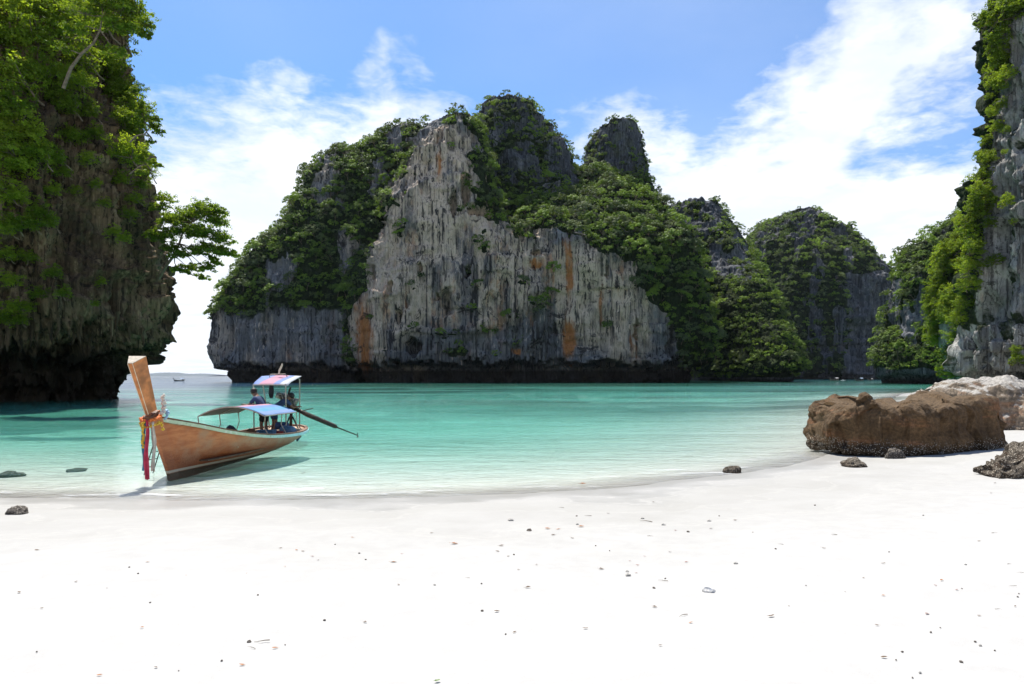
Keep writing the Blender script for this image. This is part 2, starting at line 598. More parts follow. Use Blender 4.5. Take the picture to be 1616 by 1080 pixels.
    if notch:
        zn, depth, rag = notch
        ang = np.zeros(len(q))
        qq = P.reshape(-1, 3)
        edge = zn * (1 + 0.45 * fbm(np.c_[qq[:, :2] / (11 * sz), np.zeros(len(qq)) + seed], 2)) + rag * np.maximum(ridged(np.c_[qq[:, :2] / (2.4 * sz), np.zeros(len(qq)) + seed], 3), -0.6)
        rec = depth * sstep(0.5 * sz + 0.1, -0.4 * sz, qq[:, 2] - edge) * (0.75 + 0.35 * fbm(qq / (8 * sz) + 2, 2))
        P = P - hor * rec.reshape(nv + 2, nu, 1)
    du = np.roll(P, -1, 1) - np.roll(P, 1, 1)
    dv = np.gradient(P, axis=0)
    N2 = np.cross(dv, du)
    N2 /= np.maximum(np.linalg.norm(N2, axis=2, keepdims=True), 1e-6)
    sg = np.sign((N2 * Nn).sum(2, keepdims=True))
    N2 *= np.where(sg == 0, 1, sg)
    g = dict(P=P, N=N2, nv=nv + 2, nu=nu)
    Q = P.reshape(-1, 3)
    pxq = CX + Q[:, 0] / Q[:, 1] * FPX
    pyq2 = HY - (Q[:, 2] - EYE) / Q[:, 1] * FPX
    g['px'], g['py'] = pxq, pyq2
    g['veg'] = veg_fn(pxq, pyq2, Q, N2.reshape(-1, 3)) if veg_fn else np.zeros(len(Q))
    g['rust'] = rust_fn(pxq, pyq2, Q) if rust_fn else np.zeros(len(Q))
    g['pale'] = pale_fn(pxq, pyq2, Q, N2.reshape(-1, 3)) if pale_fn else np.full(len(Q), 0.5)
    return g


def rock_body(name, grids, mats, label, cat=None):
    vs, fs, fm, veg, pale, rust = [], [], [], [], [], []
    off = 0
    for g, mi in grids:
        vs.append(g['P'].reshape(-1, 3))
        f = grid_faces(g['nv'], g['nu'], True, off)
        fs.append(f[:, ::-1])
        fm.append(np.full(len(f), mi))
        veg.append(g['veg'])
        pale.append(g['pale'])
        rust.append(g['rust'])
        off += g['nv'] * g['nu']
    me = raw_mesh(name, np.concatenate(vs), np.concatenate(fs), mats, True, np.concatenate(fm), dict(veg=np.concatenate(veg), pale=np.concatenate(pale), rust=np.concatenate(rust)))
    return link(name, me, kind='structure', label=label)


def in_poly(px, py, poly):
    poly = np.array(poly, float)
    inside = np.zeros(len(px), bool)
    j = len(poly) - 1
    for i in range(len(poly)):
        xi, yi = poly[i]
        xj, yj = poly[j]
        c = ((yi > py) != (yj > py)) & (px < (xj - xi) * (py - yi) / ((yj - yi) or 1e-9) + xi)
        inside ^= c
        j = i
    return inside


def rough_poly(poly, amp=10.0, freq=18.0):
    """polygon test with an uneven border, on the rock surface"""
    def fn(px, py, Q):
        n1 = fbm(Q / freq + 31.0, 3)
        n2 = fbm(Q / freq + 57.0, 3)
        return in_poly(px + amp * n1, py + amp * n2, poly).astype(float)
    return fn


# --- main island
face_poly = [(545, 610), (548, 540), (556, 500), (566, 440), (592, 388), (606, 335), (628, 285), (652, 225), (672, 190), (738, 190), (752, 232), (752, 290),
             (762, 335), (800, 372), (860, 372), (905, 362), (945, 395), (985, 420), (1030, 455), (1058, 505), (1072, 560), (1090, 610)]
in_face = rough_poly(face_poly, 22, 13)
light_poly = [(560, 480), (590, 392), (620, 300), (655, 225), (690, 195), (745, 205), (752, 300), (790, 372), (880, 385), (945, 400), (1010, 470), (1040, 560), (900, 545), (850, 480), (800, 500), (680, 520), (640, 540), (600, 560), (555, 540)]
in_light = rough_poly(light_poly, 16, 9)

def v_face(px, py, Q, N):
    ledge = sstep(0.54, 0.68, fbm(Q / np.array((7, 7, 4)) + 71, 3)) * sstep(-0.1, 0.25, fbm(Q / 30 + 3, 2) + 0.2 * N[:, 2])
    return np.maximum(1 - in_face(px, py, Q), 0.8 * ledge * sstep(585, 560, py))
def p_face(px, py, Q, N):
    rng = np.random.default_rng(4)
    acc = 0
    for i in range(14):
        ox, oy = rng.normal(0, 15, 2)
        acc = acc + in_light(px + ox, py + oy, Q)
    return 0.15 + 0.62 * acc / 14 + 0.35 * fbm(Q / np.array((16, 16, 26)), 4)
def r_face(px, py, Q):
    n = 6 * fbm(Q / 6, 2)
    v = 0
    for (x, y, w, h, a) in ((896, 425, 7, 40, 1.0), (899, 535, 10, 34, 1.1), (578, 545, 15, 55, 0.9), (566, 500, 10, 40, 0.5), (845, 415, 12, 8, 0.8), (692, 262, 6, 28, 0.6), (950, 480, 6, 45, 0.5), (835, 500, 8, 20, 0.45), (640, 470, 5, 40, 0.35), (815, 552, 8, 6, 0.8), (1000, 540, 9, 40, 0.4)):
        v = v + a * np.exp(-((px + n - x) / w) ** 2 - ((py + 2 * n - y) / h) ** 2)
    return np.clip(v, 0, 1.2)
CAVES2 = ((655, 548, 13, 16, 7), (705, 478, 9, 22, 5), (735, 300, 7, 26, 4.5), (604, 352, 6, 18, 4), (716, 325, 7, 22, 5), (640, 300, 4, 16, 3), (690, 468, 4, 8, 4), (620, 455, 4, 10, 3), (662, 425, 4, 10, 3.5), (738, 430, 4, 14, 3.5), (760, 335, 26, 9, 5), (590, 430, 4, 16, 3), (632, 500, 5, 14, 3))
CAVES5 = ((738, 430, 4, 14, 3), (832, 470, 7, 14, 4.5), (866, 525, 5, 11, 4.5), (875, 520, 3, 12, 4), (900, 372, 5, 15, 3.5), (1043, 440, 4, 18, 3), (958, 430, 4, 14, 3), (1058, 540, 6, 30, 4), (1003, 520, 4, 20, 3), (790, 540, 5, 14, 3), (845, 400, 10, 6, 3.5), (820, 505, 5, 12, 3))
def v_left(px, py, Q, N):
    low = sstep(520, 470, py + 16 * fbm(Q / 9 + 3, 2)) * 0.9
    bare = sstep(0.12, 0.42, fbm(Q / np.array((13, 13, 24)) + 40, 3)) * sstep(-2, 1, px - 420)
    return np.clip(low - 0.8 * bare, 0, 1) * (1 - in_face(px, py, Q) * sstep(540, 560, px))
def v_peak(px, py, Q, N):
    n = fbm(Q / np.array((8, 8, 13)) + 12, 3)
    return np.clip(sstep(-0.02, 0.2, n + 0.55 * (N[:, 2] - 0.12)), 0, 1)
def v_spire(px, py, Q, N):
    n = fbm(Q / np.array((6, 6, 10)) + 22, 3)
    return np.clip(sstep(0.05, 0.25, n + 0.8 * (N[:, 2] - 0.15) + 0.25 * sstep(285, 320, py)), 0, 1)
def v_all(px, py, Q, N):
    n = fbm(Q / np.array((12, 12, 22)) + 2, 3)
    return np.clip(sstep(-0.32, -0.1, n + 0.3 * N[:, 2]) * sstep(600, 590, py), 0, 1)
def p_dark(px, py, Q, N):
    return 0.35 + 0.3 * fbm(Q / 20, 2)

L1 = tower([(212, 628, 700), (240, 580, 700), (257, 516, 700), (275, 502, 698), (292, 492, 690), (320, 481, 680), (350, 455, 680), (380, 428, 680), (410, 394, 680),
            (450, 366, 680), (490, 347, 680), (530, 340, 670), (560, 338, 660), (604, 340, 650)],
           [(604, 226), (500, 228), (380, 236), (300, 247), (212, 265)], 305, 0.42, 330, 280, 1.25, amp=(2.6, 1.7, 0.6, 0.4), seed=1.3, drop=12, notch=(4.4, 9, 1.7), veg_fn=v_left, pale_fn=lambda px, py, Q, N: 0.10 + 0.35 * fbm(Q / 16, 3))
L2 = tower([(188, 694, 735), (200, 674, 748), (230, 655, 757), (260, 641, 765), (290, 628, 772), (340, 608, 790), (390, 592, 830), (440, 569, 860), (500, 553, 880), (545, 546, 890), (604, 546, 890)],
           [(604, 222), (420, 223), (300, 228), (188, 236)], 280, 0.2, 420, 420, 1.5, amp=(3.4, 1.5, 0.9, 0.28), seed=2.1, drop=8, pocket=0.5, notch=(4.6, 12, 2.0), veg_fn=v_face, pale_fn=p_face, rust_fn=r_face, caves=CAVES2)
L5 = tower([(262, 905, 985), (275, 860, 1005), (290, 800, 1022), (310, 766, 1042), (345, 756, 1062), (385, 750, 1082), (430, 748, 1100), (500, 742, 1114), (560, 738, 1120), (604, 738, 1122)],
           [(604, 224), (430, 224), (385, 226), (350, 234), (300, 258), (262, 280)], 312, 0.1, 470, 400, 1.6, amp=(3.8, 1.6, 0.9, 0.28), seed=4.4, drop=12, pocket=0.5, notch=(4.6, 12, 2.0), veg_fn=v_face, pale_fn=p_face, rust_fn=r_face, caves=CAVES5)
L3 = tower([(152, 778, 792), (160, 774, 800), (170, 772, 822), (180, 768, 838), (194, 758, 852), (210, 748, 866), (230, 742, 882), (262, 735, 896), (300, 735, 910), (400, 735, 915)],
           [(400, 248), (156, 262)], 298, 0.45, 260, 220, 1.3, amp=(2.4, 1.8, 1.0, 0.5), seed=6.2, drop=24, veg_fn=v_peak, pale_fn=p_dark)
L4 = tower([(186, 972, 986), (192, 958, 994), (204, 944, 1002), (232, 934, 1010), (265, 925, 1018), (300, 919, 1027), (330, 918, 1034), (420, 915, 1045)],
           [(420, 272), (188, 280)], 316, 0.45, 200, 200, 1.3, amp=(1.6, 1.2, 1.0, 0.5), seed=8.8, drop=24, veg_fn=v_spire, pale_fn=p_dark)
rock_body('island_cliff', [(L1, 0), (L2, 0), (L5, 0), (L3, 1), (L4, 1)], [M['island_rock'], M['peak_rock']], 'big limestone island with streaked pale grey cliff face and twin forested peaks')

def v_ridge(px, py, Q, N):
    bare = in_poly(px + 6 * fbm(Q / 9, 2), py + 8 * fbm(Q / 9 + 5, 2), [(1030, 318), (1100, 308), (1140, 325), (1178, 385), (1200, 450), (1130, 430), (1085, 405), (1045, 375)])
    n = fbm(Q / np.array((8, 8, 14)) + 2, 3)
    return np.clip(sstep(600, 592, py) * (1 - 0.95 * bare * sstep(0.22, 0.0, n)), 0, 1)
L6 = tower([(308, 1100, 1118), (315, 1062, 1127), (325, 1043, 1134), (360, 1040, 1156), (390, 1040, 1173), (430, 1045, 1192), (470, 1050, 1214), (520, 1060, 1238), (560, 1070, 1248), (602, 1072, 1251)],
           [(602, 236), (540, 244), (450, 270), (400, 290), (308, 312)], 372, 0.45, 300, 280, 1.15, amp=(2.6, 1.1, 0.8, 0.35), seed=10.5, drop=28, notch=(3.2, 5, 0.8), veg_fn=v_ridge, pale_fn=p_dark)
rock_body('ridge_cliff', [(L6, 0)], [M['peak_rock']], 'lower forested ridge running back from the right end of the big island')

def v_far(px, py, Q, N):
    bare = in_poly(px + 10 * fbm(Q / 20, 2), py + 10 * fbm(Q / 20 + 5, 2), [(1338, 432), (1400, 425), (1404, 602), (1322, 602), (1330, 560), (1352, 520), (1330, 470)])
    n = fbm(Q / np.array((10, 10, 26)) + 2, 3)
    return np.clip(sstep(-0.3, -0.05, n + 0.2) * (1 - 0.85 * bare) * (1 - 0.6 * sstep(0.2, 0.4, fbm(Q / np.array((12, 12, 34)) + 9, 2))), 0, 1)
L7 = tower([(328, 1268, 1280), (336, 1240, 1292), (345, 1215, 1300), (355, 1206, 1308), (370, 1194, 1330), (378, 1188, 1345), (395, 1181, 1360), (415, 1176, 1384), (430, 1172, 1400), (500, 1165, 1403), (602, 1160, 1403)],
           [(602, 424), (500, 428), (420, 440), (330, 480)], 560, 0.3, 300, 280, 1.3, amp=(6, 3.2, 1.6, 0.6), size=1.5, seed=12.1, drop=12, notch=(2.5, 4, 0.6), veg_fn=v_far, pale_fn=p_dark)
rock_body('far_cliff', [(L7, 0)], [M['far_rock']], 'bluish far karst mountain closing the end of the bay')

def v_head(px, py, Q, N):
    n = fbm(Q / np.array((6, 6, 12)) + 2, 3)
    bare = in_poly(px, py, [(1402, 445), (1455, 432), (1470, 500), (1462, 540), (1440, 550), (1402, 505)])
    return np.clip(sstep(588, 578, py + 6 * n) * (1 - 0.95 * bare * sstep(0.4, 0.1, n)), 0, 1)
L8 = tower([(382, 1436, 1460), (390, 1422, 1474), (412, 1415, 1490), (460, 1406, 1510), (500, 1399, 1530), (540, 1389, 1540), (575, 1384, 1545), (608, 1387, 1548)],
           [(608, 178), (560, 179), (480, 184), (382, 194)], 206, 0.7, 220, 220, 1.2, amp=(2.0, 1.3, 0.6, 0.35), seed=15.5, drop=8, notch=(1.6, 2.5, 0.5), veg_fn=v_head, pale_fn=p_dark)
L8b = tower([(290, 1550, 1640), (325, 1524, 1640), (345, 1501, 1640), (365, 1479, 1640), (400, 1467, 1640), (460, 1461, 1640), (608, 1452, 1640)],
            [(608, 206), (290, 214)], 232, 0.7, 160, 160, 1.3, amp=(2.2, 1.4, 0.6, 0.35), seed=17.5, drop=8, veg_fn=v_all, pale_fn=p_dark)
rock_body('headland_cliff', [(L8, 0), (L8b, 0)], [M['peak_rock']], 'bushy headland between the far mountain and the near right cliff')

# --- near right cliff
def v_right(px, py, Q, N):
    return np.clip(sstep(0.22, 0.4, fbm(Q / np.array((4, 4, 8)) + 12, 3)) * 0.6 + 0.9 * sstep(12, 0, px - np.interp(py, (0, 130, 300, 520), (1572, 1575, 1552, 1530))) * sstep(530, 500, py), 0, 1)
L9 = tower([(-420, 1760, 2300), (-250, 1630, 2300), (-120, 1585, 2300), (0, 1566, 2250), (60, 1562, 2250), (95, 1558, 2250), (130, 1567, 2250), (200, 1562, 2250), (270, 1553, 2250), (350, 1548, 2200), (400, 1542, 2200),
            (470, 1538, 2200), (515, 1538, 2200), (538, 1522, 2200), (553, 1512, 2200), (575, 1516, 2200), (595, 1522, 2200), (622, 1526, 2200)],
           [(622, 94), (585, 93), (540, 88), (500, 87), (-420, 90)], 110, 0.65, 420, 420, 1.7, amp=(2.2, 2.0, 0.9, 0.42), size=0.55, seed=20.5, arc=(20, 190), veg_fn=v_right,
           pale_fn=lambda px, py, Q, N: 0.45 + 0.4 * fbm(Q / np.array((7, 7, 12)), 3), notch=(2.0, 3, 0.6))
L9b = tower([(290, 1556, 1640), (320, 1540, 1640), (345, 1527, 1640), (372, 1516, 1640), (400, 1506, 1640), (450, 1489, 1640), (500, 1480, 1640), (540, 1482, 1640), (575, 1491, 1640), (612, 1500, 1640)],
            [(612, 118), (500, 118), (290, 128)], 140, 0.7, 160, 160, 1.3, amp=(1.6, 1.0, 0.5, 0.3), seed=33.5, veg_fn=v_all, pale_fn=p_dark)
rock_body('shore_cliff', [(L9, 0), (L9b, 0)], [M['right_rock']], 'tall grey folded limestone cliff at the right edge of the beach')

# --- near left cliff
def v_lc(px, py, Q, N):
    n = fbm(Q / np.array((4, 4, 7)) + 12, 3)
    return np.clip(sstep(0.2, 0.5, n + 0.4 * sstep(330, 60, py)) * 0.3 * sstep(560, 500, py), 0, 1)
L10 = tower([(-120, -900, 120), (-60, -900, 150), (0, -900, 178), (100, -900, 188), (150, -900, 198), (200, -900, 210), (250, -900, 224), (330, -900, 237), (380, -900, 243), (420, -900, 250),
             (460, -900, 257), (488, -900, 266), (516, -900, 264), (538, -900, 252), (558, -900, 242), (580, -900, 240), (600, -900, 231), (622, -900, 214), (640, -900, 198), (650, -900, 196)],
            [(650, 53), (610, 53), (570, 51), (545, 47), (500, 44), (340, 44), (200, 46), (100, 49), (0, 53), (-120, 58)], 67, 0.72, 420, 460, 1.5, amp=(1.2, 1.05, 0.8, 0.5), size=0.36, seed=25.5, arc=(-10, 150), veg_fn=v_lc,
            pale_fn=lambda px, py, Q, N: 0.5 + 0.4 * fbm(Q / np.array((4, 4, 8)), 3), notch=(3.6, 3.0, 1.0))
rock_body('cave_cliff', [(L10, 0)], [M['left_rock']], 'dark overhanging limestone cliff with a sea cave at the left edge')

CAVE = SC.objects['cave_cliff']
def stalactites():
    rg = np.random.default_rng(12)
    for (px, py, ln, r) in ((6, 520, 1.9, .24), (18, 528, 1.2, .16), (30, 515, 1.5, .2), (42, 532, 1.0, .14), (56, 520, 1.7, .2), (64, 538, .9, .12), (78, 524, 1.3, .17), (96, 530, 1.0, .15), (112, 538, .8, .12), (128, 530, 1.1, .16), (150, 536, .9, .13), (168, 528, 1.3, .17), (186, 538, .9, .13), (204, 530, 1.2, .16), (222, 536, .9, .14), (236, 528, 1.1, .15), (250, 522, .9, .13), (86, 505, 1.2, .17), (36, 498, 1.4, .2), (140, 508, 1.1, .15), (196, 505, 1.2, .15), (12, 545, 1.0, .14), (120, 515, .8, .12)):
        d2 = (L10['px'] - px) ** 2 + (L10['py'] - py) ** 2
        Q_ = L10['P'].reshape(-1, 3)
        m_ = d2 < 14 ** 2
        if not m_.any():
            continue
        p_ = Q_[m_][Q_[m_][:, 1].argmin()]
        n = 9
        t_ = np.linspace(0, 1, n)
        pts = np.stack([p_[0] + 0.06 * np.sin(t_ * 5 + px), p_[1] + 0.15 + 0.06 * np.cos(t_ * 4 + px), p_[2] + 0.5 - t_ * (ln + 0.5)], 1)
        v, f = tube_arrays(pts, r * (1 - t_) ** 0.7 * rg.uniform(0.75, 1.25, n) + 0.02, 9)
        v = v + 0.05 * fbm(v / 0.3, 2)[:, None] * np.array((1, 1, 0.2))
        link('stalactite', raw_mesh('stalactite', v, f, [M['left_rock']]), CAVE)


# low far land on the sea horizon
def far_land():
    d = 12000.0
    xs = np.linspace(190, 350, 120)
    top = 2.2 + np.interp(xs, (190, 235, 250, 265, 280, 292, 305, 318, 335, 350), (1.0, 3.5, 6.0, 6.6, 6.2, 3.6, 3.4, 4.0, 3.0, 0.5)) + 0.3 * np.sin(xs * 0.9)
    top = 2.2 + (top - 2.2) * 0.62
    P = np.zeros((7, 120, 3))
    for i, (fz, dy) in enumerate(((0, -700), (0.45, -420), (0.8, -180), (1.0, 0), (0.8, 240), (0.4, 500), (0, 700))):
        P[i, :, 0] = (xs - CX) / FPX * d
        P[i, :, 1] = d + dy
        P[i, :, 2] = top / FPX * d * fz - 2
    me = raw_mesh('far_hills', P.reshape(-1, 3), grid_faces(7, 120), [simple('far_woods', (0.045, 0.06, 0.065), 0.9, 0.4, 0.01, 0)], True)
    link('far_hills', me, kind='structure', label='faint low islands on the sea horizon')
far_land()

# ------------------------------------------------------------------ beach, seabed and sea
SHORE = np.array([(-400, 14), (-60, 12.5), (-30, 12.2), (-9.3, 12.0), (-5.7, 11.7), (-2.4, 11.9), (1.1, 12.7), (3.95, 14.2), (6.8, 16.2), (9.5, 19.2), (13, 24.5), (18, 33), (26, 46), (37, 64), (50, 84), (70, 100), (400, 190)], float)


def shore_dist(x, y):
    """signed distance to the waterline, positive on land"""
    p = np.stack([x, y], -1)
    best = np.full(x.shape, 1e9)
    for a, b in zip(SHORE[:-1], SHORE[1:]):
        ab = b - a
        t = np.clip(((p - a) @ ab) / (ab @ ab), 0, 1)
        d = np.linalg.norm(p - (a + t[..., None] * ab), axis=-1)
        best = np.minimum(best, d)
    line = np.interp(x, SHORE[:, 0], SHORE[:, 1])
    return np.where(y < line, best, -best)


def reef_field(x, y):
    """0..1 where reef flats stand up from the sandy bottom"""
    q = np.stack([x.ravel() / 26.0, y.ravel() / 9.0, np.zeros(x.size)], -1)
    n = (fbm(q + 3.7, 4, 0.6) + 0.35 * fbm(q * np.array((3.1, 3.1, 1)) + 9, 2)).reshape(x.shape)
    return sstep(-0.12, 0.16, n) * sstep(38, 54, y) * sstep(165, 110, y) * sstep(-75, -35, x)


def ground_h(x, y, detail=True):
    x, y = np.asarray(x, float), np.asarray(y, float)
    s = shore_dist(x, y)
    land = 0.058 * np.minimum(s, 9) + 0.028 * np.clip(s - 9, 0, 60)
    w = -s
    sea = -(0.05 * np.minimum(w, 16) + 0.035 * np.clip(w - 16, 0, 60) + 0.03 * np.clip(w - 76, 0, 160) + 0.01 * np.clip(w - 236, 0, 600))
    sea = sea - 6.0 * sstep(70, 140, y) * sstep(-35, -75, x)
    sea = sea + reef_field(x, y) * np.clip(-sea - 0.5, 0, None) * 0.9
    h = np.where(s > 0, land, sea)
    if detail:
        q = np.stack([x.ravel(), y.ravel(), np.zeros(x.size)], -1)
        h = h + (0.035 * fbm(q / 3.1, 3) + 0.03 * fbm(q / 9 + 4, 2) + 0.012 * fbm(q / 0.8 + 9, 2)).reshape(x.shape) * sstep(-25, 2, s) * (0.35 + 0.65 * sstep(0.2, 3, np.abs(s)))
    return h


def ground_z(x, y):
    return float(ground_h(np.array([x]), np.array([y]))[0])


def on_sand(px, py):
    """world point of the beach seen at the photo position px, py"""
    dx, dz = (px - CX) / FPX, (HY - py) / FPX
    d = 10.0
    for _ in range(40):
        d = 0.5 * d + 0.5 * (EYE - ground_z(dx * d, d)) / -dz
    return Vector((dx * d, d, ground_z(dx * d, d)))


def graded(a, b, n, p):
    t = np.linspace(-1, 1, n)
    return np.where(t < 0, -np.abs(t) ** p * abs(a), np.abs(t) ** p * b)


def sand_mat():
    m, k, out = new_mat('coral_sand')
    p = k.pos()
    z = k.sep(p)[2]
    n = k.noise(p, 0.7, 5, 0.6)
    fine = k.noise(p, 60, 4, 0.7)
    mid = k.noise(p, 5, 5, 0.6)
    line = k.noise(p, 1.0, 4, 0.6, stretch=(0.25, 1.6, 1))
    zz = k.math('ADD', z, k.math('ADD', k.math('MULTIPLY', k.math('SUBTRACT', n, 0.5), 0.14), k.math('MULTIPLY', k.math('SUBTRACT', line, 0.5), 0.07)))
    dry = k.mix(k.ramp(mid, 0.3, 0.7), (0.325, 0.32, 0.308), (0.36, 0.355, 0.342))
    dry = k.mix(k.ramp(fine, 0.56, 0.75, 0, 0.35), dry, (0.235, 0.225, 0.205))
    wet = k.mix(k.ramp(n, 0.3, 0.7), (0.268, 0.262, 0.243), (0.298, 0.292, 0.275))
    wetf = k.ramp(zz, 0.05, 0.44, 1, 0)
    c = k.mix(wetf, dry, wet)
    # swash lines left on the wet sand
    sw = k.noise(k.math('MULTIPLY', zz, 30.0), 1.0, 2, 0.5)
    c = k.mix(k.math('MULTIPLY', k.math('MULTIPLY', k.ramp(sw, 0.55, 0.62), wetf), 0.5), c, (0.36, 0.35, 0.325))
    c = k.mix(k.ramp(z, 0.02, -0.09), c, k.mix(k.ramp(mid, 0.3, 0.7), (0.56, 0.55, 0.50), (0.66, 0.65, 0.60)))
    # dark reef and rubble patches on the seabed
    y = k.sep(p)[1]
    small = k.noise(p, 1.0, 5, 0.6, 0.2, stretch=(0.18, 0.4, 1), loc=(8, 3, 0))
    rf = k.math('MAXIMUM', k.math('MULTIPLY', k.attr('reef'), k.ramp(mid, 0.3, 0.55, 0.55, 1.0)), k.math('MULTIPLY', k.ramp(small, 0.63, 0.70, 0, 0.5), k.ramp(z, -0.12, -0.3)))
    c = k.mix(rf, c, (0.07, 0.075, 0.05))
    bits = k.noise(p, 9, 3, 0.6, stretch=(0.6, 1, 1))
    wrack = k.noise(p, 1.0, 3, 0.5, stretch=(0.5, 0.7, 1), loc=(2, 9, 0))
    c = k.mix(k.math('MULTIPLY', k.math('MULTIPLY', k.ramp(bits, 0.66, 0.70), k.ramp(wrack, 0.56, 0.66)), k.ramp(z, 0.06, -0.05, 0, 0.55)), c, (0.16, 0.12, 0.07))
    r = k.ramp(zz, 0.02, 0.14, 0.32, 0.9)
    h = k.math('ADD', k.math('MULTIPLY', fine, 0.3), k.math('MULTIPLY', mid, 0.8))
    principled(k, out, c, r, k.bump(h, 0.25, 0.03), 0.3)
    return m


def sea_mat():
    """clear tropical water: what is under it shows through, tinted and scattered more with depth, and its rippled skin mirrors sky and cliffs"""
    m, k, out = new_mat('clear_sea')
    p = k.pos()
    dep = k.attr('depth')
    def expo(kk):
        return k.math('POWER', 2.71828, k.math('MULTIPLY', dep, -kk))
    comb = k.node('ShaderNodeCombineColor')
    for i, kk in enumerate((0.62, 0.05, 0.13)):
        k.link(expo(kk), comb.inputs[i])
    tr = k.node('ShaderNodeBsdfTransparent')
    k.link(comb.outputs[0], tr.inputs['Color'])
    blue = k.ramp(dep, 4, 9)
    body = k.mix(k.ramp(dep, 0.7, 2.6), (0.095, 0.40, 0.295), (0.018, 0.085, 0.060))
    body = k.mix(blue, body, (0.008, 0.032, 0.055))
    df = k.node('ShaderNodeBsdfDiffuse')
    k.link(body, df.inputs['Color'])
    mx = k.node('ShaderNodeMixShader')
    k.link(k.math('SUBTRACT', 1.0, expo(0.55)), mx.inputs[0])
    k.link(tr.outputs[0], mx.inputs[1])
    k.link(df.outputs[0], mx.inputs[2])
    w1 = k.noise(p, 1.0, 4, 0.6, 0.4, stretch=(0.75, 1.5, 1))
    w2 = k.noise(p, 1.0, 5, 0.62, 0.6, stretch=(2.6, 5.2, 1), loc=(3, 7, 0))
    w3 = k.noise(p, 1.0, 3, 0.55, 0.2, stretch=(0.12, 0.3, 1), loc=(1, 2, 0))
    gust = k.ramp(k.noise(p, 1.0, 4, 0.6, 0.3, stretch=(0.022, 0.07, 1), loc=(6, 4, 0)), 0.35, 0.65, 0.45, 1.15)
    h = k.math('ADD', k.math('MULTIPLY', w1, 0.55), k.math('ADD', k.math('MULTIPLY', w2, 0.32), k.math('MULTIPLY', w3, 0.8)))
    h = k.math('MULTIPLY', h, k.math('MULTIPLY', gust, k.ramp(dep, 0.0, 0.5, 0.5, 1.0)))
    nrm = k.bump(h, 1.0, 0.4)
    gl = k.node('ShaderNodeBsdfGlossy')
    gl.inputs['Roughness'].default_value = 0.04
    k.link(nrm, gl.inputs['Normal'])
    fr = k.node('ShaderNodeFresnel')
    fr.inputs['IOR'].default_value = 1.333
    k.link(k.bump(h, 0.4, 0.4), fr.inputs['Normal'])
    # thin broken foam lines where the wash runs out
    fl = k.noise(p, 1.0, 4, 0.6, 0.5, stretch=(0.5, 1.4, 1), loc=(2, 5, 0))
    fd = k.math('ADD', dep, k.math('MULTIPLY', k.math('SUBTRACT', fl, 0.5), 0.09))
    foam = k.math('MAXIMUM', k.math('MULTIPLY', k.ramp(fd, 0.004, 0.012), k.ramp(fd, 0.016, 0.026, 0.8, 0)), k.math('MULTIPLY', k.ramp(fd, 0.045, 0.052), k.ramp(fd, 0.056, 0.066, 0.4, 0)))
    foam = k.math('MULTIPLY', foam, k.ramp(k.noise(p, 1.0, 4, 0.65, stretch=(0.7, 2.0, 1), loc=(9, 2, 0)), 0.50, 0.64))
    foam = k.math('MULTIPLY', foam, k.ramp(k.noise(p, 22, 3, 0.7), 0.3, 0.6, 0.3, 0.9))
    fdf = k.node('ShaderNodeBsdfDiffuse')
    fdf.inputs['Color'].default_value = (0.75, 0.76, 0.75, 1)
    mxf = k.node('ShaderNodeMixShader')
    k.link(foam, mxf.inputs[0])
    k.link(mx.outputs[0], mxf.inputs[1])
    k.link(fdf.outputs[0], mxf.inputs[2])
    mx = mxf
    top = k.node('ShaderNodeMixShader')
    k.link(k.math('MINIMUM', k.math('MULTIPLY', fr.outputs[0], 0.9), 0.75), top.inputs[0])
    k.link(mx.outputs[0], top.inputs[1])
    k.link(gl.outputs[0], top.inputs[2])
    k.link(top.outputs[0], out.inputs['Surface'])
    return m


def sea_and_beach():
    # ground: one sheet from behind the camera to beyond the horizon, dense near the shore
    xs = np.concatenate([[-16000, -6000, -2500, -1000, -500, -250, -140], np.linspace(-90, -24, 34)[:-1], np.linspace(-24, 30, 260), np.linspace(30, 130, 60)[1:], [180, 300, 600, 1500, 4000, 16000]])
    ys = np.concatenate([[-60, -30, -15, -6], np.linspace(-2, 26, 240), np.geomspace(26.3, 320, 110), np.geomspace(340, 17000, 16)])
    X, Y = np.meshgrid(xs, ys)
    Zg = ground_h(X, Y)
    me = raw_mesh('beach', np.stack([X, Y, Zg], -1).reshape(-1, 3), grid_faces(len(ys), len(xs)), [sand_mat()], True, None, dict(reef=reef_field(X, Y).ravel()))
    link('beach', me, kind='structure', label='white coral sand beach sloping under the clear water')
    xs2 = np.concatenate([[-15900, -6000, -2500, -1000, -500, -250, -140], np.linspace(-90, 130, 220), [180, 300, 600, 1500, 4000, 15900]])
    ys2 = np.concatenate([np.linspace(9.5, 40, 130), np.geomspace(40.5, 320, 90), np.geomspace(340, 16900, 24)])
    X2, Y2 = np.meshgrid(xs2, ys2)
    q = np.stack([X2.ravel(), Y2.ravel(), np.zeros(X2.size)], -1)
    dep = np.clip(-ground_h(X2, Y2, False), 0, None)
    zw = (0.018 * fbm(q / np.array((2.4, 1.1, 1)), 3)).reshape(X2.shape) * sstep(400, 60, Y2) * sstep(-0.02, 0.25, dep) + 0.012
    me = raw_mesh('sea', np.stack([X2, Y2, zw], -1).reshape(-1, 3), grid_faces(len(ys2), len(xs2)), [sea_mat()], True, None, dict(depth=dep.ravel()))
    link('sea', me, kind='structure', label='clear turquoise bay water with small ripples')


sea_and_beach()

